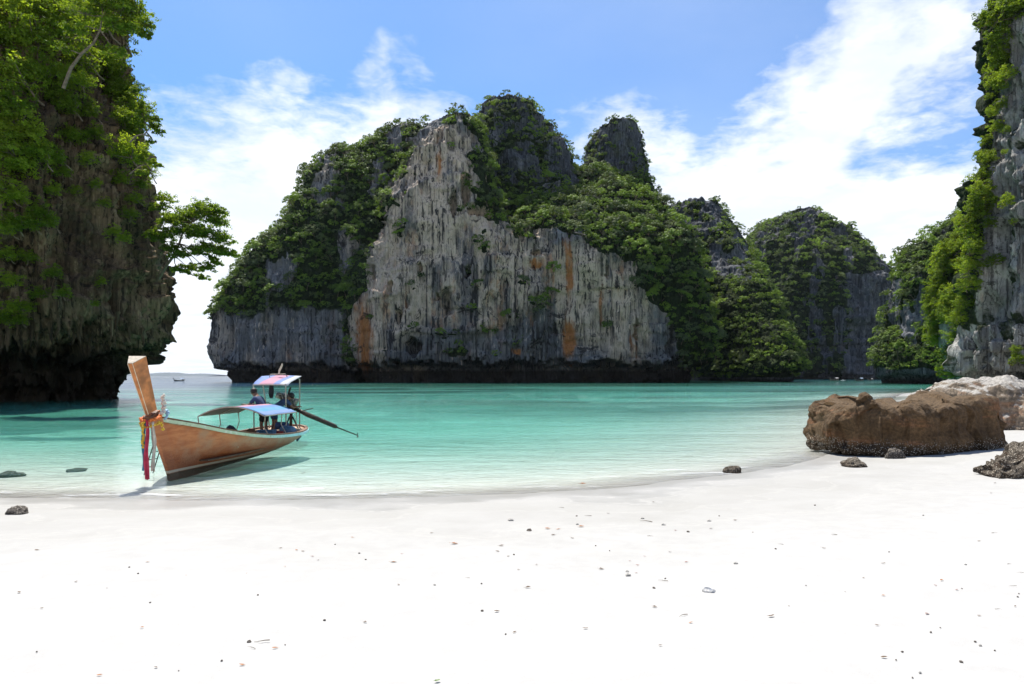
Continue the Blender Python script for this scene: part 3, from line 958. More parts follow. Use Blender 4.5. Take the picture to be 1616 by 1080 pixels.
# ------------------------------------------------------------------ vegetation
def leaf_quads(c, n, size, aspect, rng):
    """one small four-cornered leaf spray at each centre c facing n"""
    m = len(c)
    a = rng.normal(size=(m, 3))
    t = np.cross(n, a)
    t /= np.maximum(np.linalg.norm(t, axis=1, keepdims=True), 1e-6)
    b = np.cross(n, t)
    s = size * rng.uniform(0.6, 1.25, (m, 1))
    t = t * s
    b = b * s * aspect
    fold = n * s * rng.uniform(-0.25, 0.1, (m, 1))
    v = np.stack([c - t, c - b * 0.95 + fold, c + t, c + b * 0.95 + fold], 1)
    f = np.arange(m * 4).reshape(m, 4)
    return v.reshape(-1, 3), f


def rand_dirs(m, rng, zlo=-1.0):
    z = rng.uniform(zlo, 1, m)
    a = rng.uniform(0, 2 * math.pi, m)
    r = np.sqrt(1 - z * z)
    return np.stack([r * np.cos(a), r * np.sin(a), z], 1)


def crown(rng, clumps, leaves, leaf, rc=0.32, flat=0.8, zlo=-0.25, aspect=0.55, inner=0.5, centers=None, crad=None, jit=0.3, cz=0.75, shell=0.72):
    """crown of unit radius about the origin: leaf sprays on many small uneven clumps"""
    if centers is None:
        d = rand_dirs(clumps, rng, zlo)
        centers = d * rng.uniform(inner, 0.95, (clumps, 1)) * np.array((1, 1, flat))
        centers *= (0.8 + 0.4 * rng.random((clumps, 1)))
    clumps = len(centers)
    V, F, T = [], [], []
    off = 0
    for i in range(clumps):
        r = (crad[i] if crad is not None else rc * rng.uniform(0.6, 1.25))
        m = max(3, int(leaves * rng.uniform(0.7, 1.3)))
        d = rand_dirs(m, rng, -0.35)
        c = centers[i] + d * r * rng.uniform(shell, 1.0, (m, 1)) * np.array((1, 1, cz))
        n = d * 0.9 + np.array((0, 0, 0.35)) + rng.normal(size=(m, 3)) * jit
        n /= np.linalg.norm(n, axis=1, keepdims=True)
        v, f = leaf_quads(c, n, leaf, aspect, rng)
        V.append(v)
        F.append(f + off)
        off += len(v)
        T.append(np.clip(rng.normal(0.5, 0.2) + rng.normal(0, 0.16, m), 0, 1))
    return np.concatenate(V), np.concatenate(F), np.concatenate(T), centers


def tube_arrays(pts, rad, n=6):
    pts = np.asarray(pts, float)
    t = np.gradient(pts, axis=0)
    t /= np.maximum(np.linalg.norm(t, axis=1, keepdims=True), 1e-6)
    a = np.cross(t, (0.31, 0.17, 0.93))
    a /= np.maximum(np.linalg.norm(a, axis=1, keepdims=True), 1e-6)
    b = np.cross(t, a)
    th = np.linspace(0, 2 * math.pi, n, endpoint=False)
    rad = np.asarray(rad, float)
    P = pts[:, None] + rad[:, None, None] * (a[:, None] * np.cos(th)[None, :, None] + b[:, None] * np.sin(th)[None, :, None])
    return P.reshape(-1, 3), grid_faces(len(pts), n, True)


def limbs(rng, base, targets, r0, bend=0.15, n=6):
    """trunk from base to a fork, then one limb to each target"""
    V, F, off = [], [], 0
    targets = np.asarray(targets)
    fork = base + (targets.mean(0) - base) * 0.5
    tr = np.array([base, base + (fork - base) * 0.5 + rng.normal(size=3) * bend * 0.5, fork])
    sets = [(tr, np.array((r0, r0 * 0.8, r0 * 0.62)))]
    for tg in targets:
        mid = fork + (tg - fork) * 0.5 + rng.normal(size=3) * bend + np.array((0, 0, bend * 0.6))
        sets.append((np.array([fork, mid, tg]), np.array((r0 * 0.5, r0 * 0.32, r0 * 0.12))))
    for p, r in sets:
        v, f = tube_arrays(p, r, n)
        V.append(v)
        F.append(f + off)
        off += len(v)
    return np.concatenate(V), np.concatenate(F)


def forest_tree_mesh(seed, clumps, leaves, leaf, **kw):
    rng = np.random.default_rng(seed)
    v, f, t, cen = crown(rng, clumps, leaves, leaf, **kw)
    c = raw_mesh('crown', v, f, [M['leaf_far']], False, None, None, dict(tint=t))
    pick = cen[rng.choice(len(cen), min(5, len(cen)), replace=False)] * 0.9
    tv, tf = limbs(rng, np.array((0, 0, -1.1)), pick, 0.06, 0.1, 5)
    return c, raw_mesh('trunk', tv, tf, [M['bark']], True)


FOREST = [forest_tree_mesh(100 + i, c, l, s, rc=rc, flat=fl, zlo=zl, inner=0.78, jit=0.22) for i, (c, l, s, rc, fl, zl) in enumerate(
    ((30, 26, 0.11, 0.33, 0.75, -0.2), (36, 22, 0.10, 0.28, 0.85, -0.3), (24, 30, 0.12, 0.36, 0.6, -0.1), (32, 24, 0.095, 0.30, 0.95, -0.4), (20, 30, 0.11, 0.40, 0.55, 0.0), (40, 20, 0.10, 0.26, 0.7, -0.3)))]
FOREST_LOW = [crown(np.random.default_rng(200 + i), 20, 9, 0.175, 0.34, 0.8, -0.2, inner=0.75, jit=0.22)[:3] for i in range(6)]

# depth buffer of the rock, to know which spots the camera sees
ZB = np.full((110, 164), 1e9)
for g in (L1, L2, L3, L4, L5, L6, L7, L8, L8b, L9, L9b, L10):
    xi = np.floor(g['px'] / 10).astype(int)
    yi = np.floor(g['py'] / 10).astype(int)
    dd = g['P'].reshape(-1, 3)[:, 1]
    ok = (xi >= 0) & (xi < 164) & (yi >= 0) & (yi < 110) & (dd > 1)
    np.minimum.at(ZB, (yi[ok], xi[ok]), dd[ok])


def rock_depth(px, py, default=55.0, g=None):
    g = g or L10
    d2 = (g['px'] - px) ** 2 + (g['py'] - py) ** 2
    dd = g['P'].reshape(-1, 3)[:, 1]
    near = d2 < 12 ** 2
    return float(dd[near].min()) if near.any() else default


def scatter(g, region, spacing, rlo, rhi, tries, rng, thr=0.45, seen_only=False):
    P = g['P']
    Q = P.reshape(-1, 3)
    N = g['N'].reshape(-1, 3)
    e1 = np.linalg.norm(np.roll(P, -1, 1) - P, axis=2)
    e2 = np.linalg.norm(np.roll(P, -1, 0) - P, axis=2)
    area = (np.minimum(e1, 6) * np.minimum(e2, 6)).ravel()
    view = np.array((0, 0, EYE)) - Q
    view /= np.linalg.norm(view, axis=1, keepdims=True)
    facing = (view * N).sum(1)
    wgt = area * (g['veg'] > thr) * (facing > -0.25) * (Q[:, 2] > 1.5) * (g['px'] > -60) * (g['px'] < 1690) * (g['py'] > -80)
    wgt[:2 * g['nu']] *= 0.3
    if wgt.sum() <= 0:
        return []
    idx = rng.choice(len(Q), size=tries, p=wgt / wgt.sum())
    cells, out = {}, []
    for i in idx:
        p = Q[i]
        R = rng.uniform(rlo, rhi) * (1.25 if rng.random() < 0.12 else 1.0)
        key = tuple((p // spacing).astype(int))
        bad = False
        for dx in (-1, 0, 1):
            for dy in (-1, 0, 1):
                for dz in (-1, 0, 1):
                    for q in cells.get((key[0] + dx, key[1] + dy, key[2] + dz), ()):
                        if ((q - p) ** 2).sum() < spacing * spacing:
                            bad = True
                            break
        if bad:
            continue
        cells.setdefault(key, []).append(p)
        n = N[i]
        c = p + np.array((n[0] * 0.5 * R, n[1] * 0.5 * R, (0.5 - 0.3 * max(n[2], 0)) * R))
        xi, yi = int(g['px'][i] // 10), int(g['py'][i] // 10)
        seen = 0 <= xi < 164 and 0 <= yi < 110 and p[1] < ZB[yi, xi] + 7 and facing[i] > 0.02
        out.append((c, R, n, seen, region))
    return out


TREES = []
_r = np.random.default_rng(31)
TREES += scatter(L1, 0, 2.7, 1.3, 2.5, 12000, _r)
TREES += scatter(L2, 1, 2.8, 1.2, 2.2, 4000, _r)
TREES += scatter(L5, 1, 2.8, 1.4, 2.7, 12000, _r)
TREES += scatter(L3, 2, 2.7, 0.9, 2.0, 5000, _r)
TREES += scatter(L4, 3, 2.3, 0.7, 1.5, 2500, _r)
TREES += scatter(L6, 4, 2.6, 1.2, 2.3, 12000, _r)
TREES += scatter(L7, 5, 3.7, 1.4, 2.8, 9000, _r)
TREES += scatter(L8, 6, 1.9, 0.9, 1.8, 7000, _r)
TREES += scatter(L8b, 6, 2.8, 1.4, 2.6, 2500, _r)
REGION = [('dark green bushy tree on the left shoulder of the big island', 'trees on the left shoulder of the island'),
          ('rounded green tree on the slope over the pale cliff face', 'trees over the pale cliff face'),
          ('small tree clinging to the dark rock of the main peak', 'trees on the main peak'),
          ('small tree on the narrow rock spire beside the main peak', 'trees on the rock spire'),
          ('leafy green tree on the lower ridge right of the big island', 'trees on the lower ridge'),
          ('small dark tree on the far bluish mountain', 'trees on the far mountain'),
          ('bushy green tree on the headland before the near right cliff', 'trees on the headland')]
RNAME = ['the left shoulder of the big island', 'the slope over the pale cliff face', 'the dark main peak', 'the narrow rock spire', 'the lower ridge right of the island', 'the far bluish mountain', 'the headland by the right cliff']
RBOX = {}
for c_, R_, n_, s_, g_ in TREES:
    if s_:
        RBOX.setdefault(g_, []).append((CX + c_[0] / c_[1] * FPX, HY - (c_[2] - EYE) / c_[1] * FPX, R_))
RBOX = {g_: (np.quantile([v[0] for v in b_], (0.2, 0.4, 0.6, 0.8)), np.quantile([v[1] for v in b_], (0.2, 0.4, 0.6, 0.8)), np.quantile([v[2] for v in b_], (0.3, 0.7))) for g_, b_ in RBOX.items()}


def tree_label(c_, R_, g_):
    qx, qy, qr = RBOX[g_]
    ix = int(np.searchsorted(qx, CX + c_[0] / c_[1] * FPX))
    iy = int(np.searchsorted(qy, HY - (c_[2] - EYE) / c_[1] * FPX))
    size = ('small', 'middling', 'large')[int(np.searchsorted(qr, R_))]
    return '%s tree on %s, %s, %s' % (size, RNAME[g_], ('top belt', 'upper belt', 'middle belt', 'lower belt', 'lowest belt')[iy], ('far left', 'left part', 'middle', 'right part', 'far right')[ix])


order = sorted(range(len(TREES)), key=lambda i: -(TREES[i][1] / TREES[i][0][1]) * (1 if TREES[i][3] else 0))
single = set(order[:285])
lowV, lowF, lowT, lowH, off = [], [], [], [], 0
for i, (c, R, n, seen, reg) in enumerate(TREES):
    up = Vector((n[0] * 0.45, n[1] * 0.45, 1.0)).normalized()
    rotz = _r.uniform(0, 6.28)
    sc = np.array((R, R, R)) * _r.uniform(0.85, 1.15, 3)
    q = up.to_track_quat('Z', 'Y').to_matrix() @ Matrix.Rotation(rotz, 3, 'Z')
    if i in single:
        o = thing('forest_tree', '', '', c, q.to_euler())
        o.scale = sc
        ft = FOREST[_r.integers(6)]
        link('crown', ft[0], o)
        link('trunk', ft[1], o)
        tag(o, tree_label(c, R, reg), 'tree', REGION[reg][1])
    else:
        v, f, t = FOREST_LOW[_r.integers(6)]
        lowV.append((v * sc) @ np.array(q).T + c)
        lowF.append(f + off)
        lowT.append(np.clip(t + _r.normal(0, 0.18), 0, 1))
        lowH.append(np.full(len(f), _r.random()))
        off += len(v)
me = raw_mesh('forest', np.concatenate(lowV), np.concatenate(lowF), [M['leaf_far']], False, None, None, dict(tint=np.concatenate(lowT), hue=np.concatenate(lowH)))
link('forest', me, kind='stuff', label='dense tropical forest covering the island and far cliffs')
print('trees', len(TREES), 'forest quads', len(me.polygons))


# near shrubs on the two cliffs beside the beach: crown and stem
def shrub_meshes(seed, clumps, leaves, leaf, mat, **kw):
    rng = np.random.default_rng(seed)
    v, f, t, cen = crown(rng, clumps, leaves, leaf, **kw)
    c = raw_mesh('crown', v, f, [mat], False, None, None, dict(tint=t))
    pick = cen[rng.choice(len(cen), min(7, len(cen)), replace=False)]
    tv, tf = limbs(rng, np.array((0.0, 0.85, -0.75)), pick, 0.05, 0.14, 5)
    s = raw_mesh('stem', tv, tf, [M['bark']], True)
    return c, s


def shrub(c, R, meshes, label, group, name='cliff_shrub', rot=None, squash=0.85, cat='shrub'):
    o = thing(name, label, cat, c, (random.uniform(-.2, .2), random.uniform(-.2, .2), random.uniform(-.7, .7)) if rot is None else rot, group)
    o.scale = (R, R, R * squash)
    for nm, me in zip(('crown', 'stem'), meshes):
        link(nm, me, o)
    return o


NEAR = [shrub_meshes(300 + i, 80, 26, 0.062, M['leaf_shade'], rc=0.22, flat=1.0, zlo=-0.8, aspect=0.5, inner=0.2, jit=0.6, cz=1.0, shell=0.35) for i in range(6)]
RIGHT = [shrub_meshes(340 + i, 64, 28, 0.075, M['leaf_near'], rc=0.25, flat=1.0, zlo=-0.8, aspect=0.5, inner=0.25, jit=0.5, cz=1.0, shell=0.4) for i in range(5)]
LEFT_SPOTS = [(84, 250, 26), (110, 210, 24), (84, 300, 20), (150, 290, 14), (4, 360, 28), (100, 270, 16), (28, 310, 30), (140, 175, 22), (95, 110, 26), (4, 160, 44), (4, 500, 22), (25, 120, 46), (8, 60, 52), (62, 62, 44), (110, 42, 44), (148, 18, 48), (60, 10, 46), (20, 10, 50), (100, 0, 45), (185, 42, 40), (212, 30, 32), (90, 150, 36), (106, 166, 26), (52, 112, 40),
              (20, 190, 42), (42, 212, 40), (8, 236, 42), (30, 262, 40), (62, 240, 30), (172, 112, 36), (164, 88, 32), (182, 142, 30), (206, 142, 26), (212, 172, 30), (226, 190, 28),
              (196, 236, 30), (214, 246, 28), (234, 270, 20), (190, 282, 22), (132, 92, 34), (128, 130, 26), (60, 334, 28), (76, 350, 24), (46, 352, 24), (18, 352, 30), (180, 366, 18), (196, 376, 16),
              (84, 430, 20), (100, 462, 18), (60, 462, 20), (38, 482, 20), (18, 486, 22), (30, 505, 20), (14, 440, 24), (206, 338, 18), (214, 314, 18), (44, 406, 20), (4, 300, 36), (150, 210, 20), (140, 250, 18),
              (120, 300, 14), (165, 320, 14), (10, 400, 24), (160, 445, 12), (150, 480, 10), (222, 290, 18), (205, 205, 26), (190, 180, 24)]
for (px, py, s) in LEFT_SPOTS:
    d = rock_depth(px, py, 53.0) - 0.5
    R = s / FPX * d * (1.05 if py < 280 else 0.9)
    if py < 130:
        lab, grp = 'bright leafy shrub high on the dark left cliff near the top of the picture', 'shrubs high on the left cliff'
    elif py < 300:
        lab, grp = 'leafy green shrub growing from the dark left cliff, halfway up', 'shrubs halfway up the left cliff'
    else:
        lab, grp = 'small green shrub low on the dark left cliff, over the sea cave', 'shrubs low on the left cliff'
    side = 'left edge' if px < 40 else 'left part' if px < 90 else 'middle' if px < 150 else 'inner rim' if px < 200 else 'outer rim'
    band = 'top' if py < 70 else 'second' if py < 130 else 'third' if py < 200 else 'fourth' if py < 270 else 'fifth' if py < 340 else 'sixth' if py < 400 else 'seventh' if py < 460 else 'lowest'
    shrub(at(px, py, d), R, random.choice(NEAR), '%s shrub on the dark left cliff, %s, %s belt from the top' % ('large' if s > 34 else 'middling' if s > 19 else 'small', side, band), grp)
RIGHT_SPOTS = [(1540, 340, 24), (1532, 365, 24), (1540, 392, 22), (1534, 420, 22), (1528, 450, 20), (1522, 480, 20), (1512, 505, 18), (1560, 30, 22), (1566, 130, 16), (1572, 200, 14), (1560, 250, 16), (1548, 320, 22), (1575, 20, 26), (1578, 100, 20), (1592, 18, 32), (1580, 58, 24), (1575, 86, 20), (1570, 108, 18), (1568, 70, 14), (1588, 118, 18), (1582, 135, 14), (1561, 153, 8), (1566, 176, 12), (1580, 164, 12), (1556, 222, 12), (1549, 246, 14),
               (1548, 300, 22), (1556, 322, 20), (1552, 275, 16), (1570, 412, 15), (1590, 318, 15), (1562, 352, 13), (1606, 568, 14), (1604, 552, 10), (1590, 205, 8), (1585, 240, 6), (1600, 350, 7), (1545, 455, 6), (1600, 8, 24)]
for (px, py, s) in RIGHT_SPOTS:
    d = rock_depth(px, py, 97.0, L9) - 0.4
    low = py > 500
    where = 'near the top' if py < 60 else 'high up' if py < 125 else 'in the upper third' if py < 190 else 'under the upper third' if py < 260 else 'halfway up' if py < 335 else 'below halfway' if py < 400 else 'low down'
    shrub(at(px, py, d), s / FPX * d, random.choice(RIGHT), ('%s bright shrub at the foot of the grey right cliff' % ('larger' if s > 12 else 'smaller')) if low else '%s bright green shrub on the grey right cliff, %s, %s' % ('large' if s > 20 else 'middling' if s > 12 else 'small', where, 'left rim' if px < np.interp(py, (0, 130, 300, 520), (1585, 1574, 1562, 1545)) else 'open face'),
          'shrubs at the foot of the right cliff' if low else 'shrubs on the grey right cliff')
for (px, py, s) in ((1502, 560, 22), (1494, 584, 18), (1510, 532, 22), (1508, 588, 16), (1516, 560, 16)):
    d = rock_depth(px, py, 116.0, L9b) - 0.4
    shrub(at(px, py, d), s / FPX * d, random.choice(RIGHT), '%s bright shrub near the water between headland and right cliff' % {22: 'large', 18: 'lowest', 16: 'small'}[s], 'shrubs between headland and right cliff')
SLOPE = scatter(L9b, 0, 1.5, 1.3, 2.3, 2500, _r, 0.3)
_q = None
SLOPE = sorted(SLOPE, key=lambda t: (not t[3], -t[1]))[:75]
for c, R, n, seen, reg in SLOPE:
    if _q is None:
        _q = [np.quantile([v[0][2] for v in SLOPE], (0.15, 0.3, 0.45, 0.6, 0.75, 0.9)), np.quantile([v[0][0] / v[0][1] for v in SLOPE], (0.33, 0.67))]
    lab = '%s fresh tree on the slope behind the right cliff, %s, %s' % ('large' if R > 2.0 else 'middling' if R > 1.6 else 'small', ('lowest belt', 'second belt up', 'third belt up', 'fourth belt up', 'fifth belt up', 'sixth belt up', 'top belt')[int(np.searchsorted(_q[0], c[2]))], ('outer side', 'middle', 'rock side')[int(np.searchsorted(_q[1], c[0] / c[1]))])
    shrub(c, R, random.choice(RIGHT), lab, 'sunlit trees behind the right cliff', 'slope_tree', None, 0.9, 'tree')


stalactites()


def hero_tree(name, label, base, path, spots, leaf, mat, seed, r0):
    """a tree with its own trunk path; spots: (centre, radius) of each leaf layer"""
    rng = np.random.default_rng(seed)
    base = np.array(base)
    o = thing(name, label, 'tree', base)
    pts = np.array(path) - base
    V, F, off = [], [], 0
    v, f = tube_arrays(pts, np.linspace(r0, r0 * 0.35, len(pts)), 8)
    V.append(v); F.append(f); off += len(v)
    cen, rad = [], []
    for (c, r) in spots:
        c = np.array(c) - base
        j = np.argmin(np.linalg.norm(pts - c, axis=1) + 0.3 * np.arange(len(pts))[::-1])
        a = pts[j]
        mid = (a + c) / 2 + rng.normal(size=3) * 0.12 * r + np.array((0, 0, 0.12 * r))
        v, f = tube_arrays(np.array([a, mid, c]), np.array((r0 * 0.38, r0 * 0.24, r0 * 0.1)), 6)
        V.append(v); F.append(f + off); off += len(v)
        m = int(16 * (r / 0.8) ** 2) + 7
        for _ in range(m):
            dd = rand_dirs(1, rng, -0.4)[0] * rng.uniform(0.2, 1.0)
            cc = c + dd * r * np.array((1.0, 1.0, 0.72))
            cen.append(cc)
            rad.append(0.30 * r * rng.uniform(0.7, 1.3))
            if rng.random() < 0.7:
                v, f = tube_arrays(np.array([c, (c + cc) / 2 + rng.normal(size=3) * 0.05, cc]), np.array((r0 * 0.12, r0 * 0.08, r0 * 0.04)), 4)
                V.append(v); F.append(f + off); off += len(v)
    link('trunk', raw_mesh('trunk', np.concatenate(V), np.concatenate(F), [M['bark']]), o)
    v, f, t, _c = crown(rng, 0, 26, leaf, centers=np.array(cen), crad=rad, aspect=0.5, jit=0.6, cz=0.9, shell=0.3)
    link('crown', raw_mesh('crown', v, f, [mat], False, None, None, dict(tint=t)), o)
    return o


D1 = 57.0
hero_tree('cliff_tree', 'spreading tree leaning out over the water from the left cliff', at(250, 440, 59), [at(250, 440, 59), at(262, 420, 58), at(275, 403, 57.5), at(283, 385, 57), at(288, 368, 57), at(300, 352, 57)],
          [(at(325, 368, 55.8), 1.22), (at(345, 398, 56), 0.94), (at(290, 365, 56.5), 1.13), (at(312, 400, 56), 1.03), (at(282, 405, 56.5), 0.94), (at(326, 425, 56.5), 0.85), (at(265, 350, 57), 1.03), (at(322, 335, 56.5), 1.52), (at(342, 352, 57), 1.34), (at(300, 345, 57), 1.47), (at(280, 350, 58), 1.34), (at(262, 372, 57), 1.22), (at(350, 380, 56), 1.15), (at(330, 395, 57), 1.22), (at(310, 372, 56.4), 1.22), (at(362, 402, 56.5), 0.85),
           (at(338, 415, 57), 0.85), (at(300, 425, 57.5), 0.85), (at(318, 440, 57), 0.67), (at(283, 428, 57), 0.85), (at(248, 378, 57), 0.97), (at(268, 395, 56.5), 0.85), (at(252, 330, 59), 0.92), (at(262, 316, 60), 0.97), (at(346, 336, 57), 0.92), (at(372, 404, 57), 0.43)],
          0.115, M['leaf_bright'], 501, 0.15)
hero_tree('cliff_tree', 'tall bright tree with an arching pale trunk at the top of the left cliff', at(100, 140, 46), [at(100, 140, 46), at(112, 108, 46), at(128, 86, 46), at(148, 68, 46), at(158, 48, 46), at(162, 25, 46)],
          [(at(160, 8, 46), 1.5), (at(190, 20, 46), 1.4), (at(135, 22, 46), 1.4), (at(212, 18, 46.5), 1.1), (at(175, 42, 46), 1.1), (at(205, 48, 46.5), 0.9), (at(224, 55, 47), 0.65), (at(118, 50, 46), 1.0), (at(234, 58, 47), 0.4), (at(182, 84, 46), 0.8), (at(195, 0, 46), 1.2), (at(232, 40, 47), 0.6), (at(100, 80, 46), 0.8)],
          0.11, M['leaf_near'], 502, 0.13)
hero_tree('skyline_tree', 'thin bare-stemmed tree standing alone on the skyline of the left island shoulder', at(545, 280, 248), [at(545, 280, 248), at(544, 268, 248), at(543, 256, 248)],
          [(at(540, 254, 248), 0.9), (at(546, 258, 248), 0.7), (at(545, 263, 248), 0.5)], 0.3, M['leaf_far'], 509, 0.22)
hero_tree('cliff_tree', 'thin leafy tree leaning right from the edge of the left cliff', at(205, 225, 52), [at(205, 225, 52), at(215, 215, 52), at(228, 212, 52), at(238, 200, 52)],
          [(at(244, 202, 52), 0.6), (at(252, 210, 52), 0.5), (at(228, 186, 52), 0.8), (at(212, 146, 52), 0.6), (at(222, 170, 52), 0.7), (at(246, 190, 52), 0.45), (at(238, 226, 52), 0.45)],
          0.11, M['leaf_near'], 503, 0.08)
hero_tree('cliff_tree', 'sparse small tree below the thin one on the left cliff edge', at(205, 275, 53), [at(205, 275, 53), at(222, 262, 53), at(236, 258, 53)],
          [(at(240, 258, 53), 0.5), (at(252, 262, 53), 0.4), (at(226, 275, 53), 0.55), (at(230, 245, 53), 0.5)],
          0.11, M['leaf_near'], 504, 0.07)

# ------------------------------------------------------------------ rocks on the beach
def shore_rock_mat(name, top, side, dark, barn=0.5, barn_z=0.5, scale=1.0):
    """weathered boulder; dark lower band crusted with pale barnacles"""
    m, k, out = new_mat(name)
    p = k.pos()
    z = k.sep(p)[2]
    nz = k.sep(k.n.new('ShaderNodeNewGeometry').outputs['Normal'])[2]
    blot = k.noise(p, 1.3 * scale, 7, 0.62, 0.3)
    band = k.noise(p, 1.0, 5, 0.6, 0.4, stretch=(0.5 * scale, 0.5 * scale, 3.2 * scale))
    fine = k.noise(p, 14 * scale, 6, 0.68)
    c = k.mix(k.ramp(blot, 0.36, 0.64), side, tuple(v * 1.5 for v in side))
    c = k.mix(k.ramp(band, 0.52, 0.64, 0, 0.55), c, (0.30, 0.14, 0.07))
    c = k.mix(k.ramp(band, 0.36, 0.46, 0.5, 0), c, tuple(v * 0.5 for v in side))
    c = k.mix(k.ramp(k.math('ADD', nz, k.math('MULTIPLY', blot, 0.5)), 0.6, 0.95), c, top)
    c = k.mix(k.ramp(fine, 0.38, 0.62, 0.5, 0), c, dark)
    vo = k.node('ShaderNodeTexVoronoi')
    vo.inputs['Scale'].default_value = 26 * scale
    k.link(p, vo.inputs['Vector'])
    cell = k.node('ShaderNodeSeparateColor')
    k.link(vo.outputs['Color'], cell.inputs[0])
    zz = k.math('ADD', z, k.math('MULTIPLY', k.math('SUBTRACT', blot, 0.5), 0.5))
    lowf = k.ramp(zz, barn_z - 0.12, barn_z + 0.12, 1, 0)
    c = k.mix(k.math('MULTIPLY', lowf, 0.85), c, k.mix(k.ramp(fine, 0.4, 0.6), dark, tuple(v * 2.2 for v in dark)))
    spots = k.math('MULTIPLY', k.ramp(vo.outputs['Distance'], 0.30, 0.42, 1, 0), k.math('GREATER_THAN', cell.outputs[0], 1.0 - barn))
    spots = k.math('MULTIPLY', spots, k.ramp(zz, barn_z + 0.02, barn_z + 0.2, 1, 0))
    c = k.mix(spots, c, (0.42, 0.37, 0.30))
    h = k.math('ADD', k.math('MULTIPLY', blot, 0.8), k.math('ADD', k.math('MULTIPLY', fine, 0.5), k.math('MULTIPLY', spots, 0.25)))
    principled(k, out, c, 0.88, k.bump(h, 0.9, 0.12 / scale), 0.2)
    return m


M['brown_rock'] = shore_rock_mat('brown_boulder', (0.115, 0.076, 0.042), (0.105, 0.064, 0.032), (0.022, 0.015, 0.009), 0.55, 0.36)
M['white_rock'] = shore_rock_mat('white_boulder', (0.36, 0.34, 0.31), (0.22, 0.17, 0.125), (0.05, 0.042, 0.034), 0.3, 0.35, 0.8)
M['speckled_rock'] = shore_rock_mat('speckled_rock', (0.30, 0.26, 0.20), (0.13, 0.10, 0.07), (0.03, 0.024, 0.018), 0.6, 3.0, 1.5)
M['grey_rock'] = shore_rock_mat('grey_rock', (0.30, 0.27, 0.23), (0.15, 0.13, 0.11), (0.035, 0.03, 0.026), 0.45, 3.0, 1.8)


def boulder(name, label, top, bottom, dfront, depth, mat, nu=220, nv=150, amp=0.16, seed=0.0, ex=3.2, lean=0.0, facet=0.12, cat='boulder'):
    """loft along the photo's x: top and bottom outline, depth of the front foot (px, depth) and thickness"""
    top, bottom, dfront = np.array(top, float), np.array(bottom, float), np.array(dfront, float)
    x0, x1 = top[0, 0], top[-1, 0]
    u = np.linspace(0, 1, nu)
    u = np.where(u < 0.5, 0.5 * (2 * u) ** 1.25, 1 - 0.5 * (2 * (1 - u)) ** 1.25)
    px = x0 + (x1 - x0) * u
    D = np.interp(px, dfront[:, 0], dfront[:, 1])
    dp = np.interp(px, *np.array(depth, float).T) if hasattr(depth, '__len__') else np.full(nu, depth)
    ref = D + 0.25 * dp
    zt = EYE + (HY - np.interp(px, top[:, 0], top[:, 1])) / FPX * ref
    zb = EYE + (HY - np.interp(px, bottom[:, 0], bottom[:, 1])) / FPX * D - 0.12
    th = np.linspace(0, 2 * math.pi, nv, endpoint=False)
    c, s = np.cos(th), np.sin(th)
    e = 2.0 / ex
    c, s = np.sign(c) * np.abs(c) ** e, np.sign(s) * np.abs(s) ** e
    P = np.zeros((nu, nv, 3))
    yc = D + dp / 2
    P[:, :, 1] = yc[:, None] + dp[:, None] / 2 * c[None, :]
    P[:, :, 2] = (zt + zb)[:, None] / 2 + (zt - zb)[:, None] / 2 * s[None, :]
    P[:, :, 1] += lean * (P[:, :, 2] - zb[:, None])
    P[:, :, 0] = ((px - CX) / FPX * (ref))[:, None]
    # close the ends with a rounded cap
    cen = P.mean(1, keepdims=True)
    capw = np.minimum(1, np.minimum(np.arange(nu), np.arange(nu)[::-1]) / 6.0)
    capw = np.sqrt(1 - (1 - capw) ** 2)
    P = cen + (P - cen) * capw[:, None, None]
    du = np.gradient(P, axis=0)
    dv = np.roll(P, -1, 1) - np.roll(P, 1, 1)
    N = np.cross(du, dv)
    N /= np.maximum(np.linalg.norm(N, axis=2, keepdims=True), 1e-6)
    out = ((P - cen) * N).sum(2, keepdims=True)
    N = np.where(out < 0, -N, N)
    q = P.reshape(-1, 3)
    d = amp * fbm(q / 1.5 + seed, 4, 0.55) + facet * (ridged(q / np.array((0.9, 0.9, 0.6)) + seed + 3, 3) - 0.6) + 0.03 * fbm(q / 0.16 + seed, 3)
    d -= 0.10 * sstep(0.25, 0.55, perlin(q / 0.55 + seed + 9))
    # broken flat facets with steps between them
    rg = np.random.default_rng(int(seed * 10))
    nc = 70
    cc = q[rg.choice(len(q), nc)]
    sl = rg.normal(0, 0.12, (nc, 3))
    of = rg.normal(0, 0.035, nc)
    qq = q + 0.12 * np.stack([fbm(q / 0.7 + 40, 2), fbm(q / 0.7 + 50, 2), fbm(q / 0.7 + 60, 2)], 1)
    near = np.zeros(len(q), int)
    best = np.full(len(q), 1e9)
    for i in range(nc):
        dd = ((qq - cc[i]) ** 2).sum(1)
        m_ = dd < best
        near[m_] = i
        best[m_] = dd[m_]
    d += np.clip(of[near] + ((q - cc[near]) * sl[near]).sum(1), -0.14, 0.14) * (facet > 0.05) * min(1.0, amp / 0.05)
    P = P + N * d.reshape(nu, nv, 1) * np.clip(capw, 0.3, 1)[:, None, None]
    me = raw_mesh(name, P.reshape(-1, 3), grid_faces(nu, nv, True), [mat])
    return tag(link(name, me), label, cat)


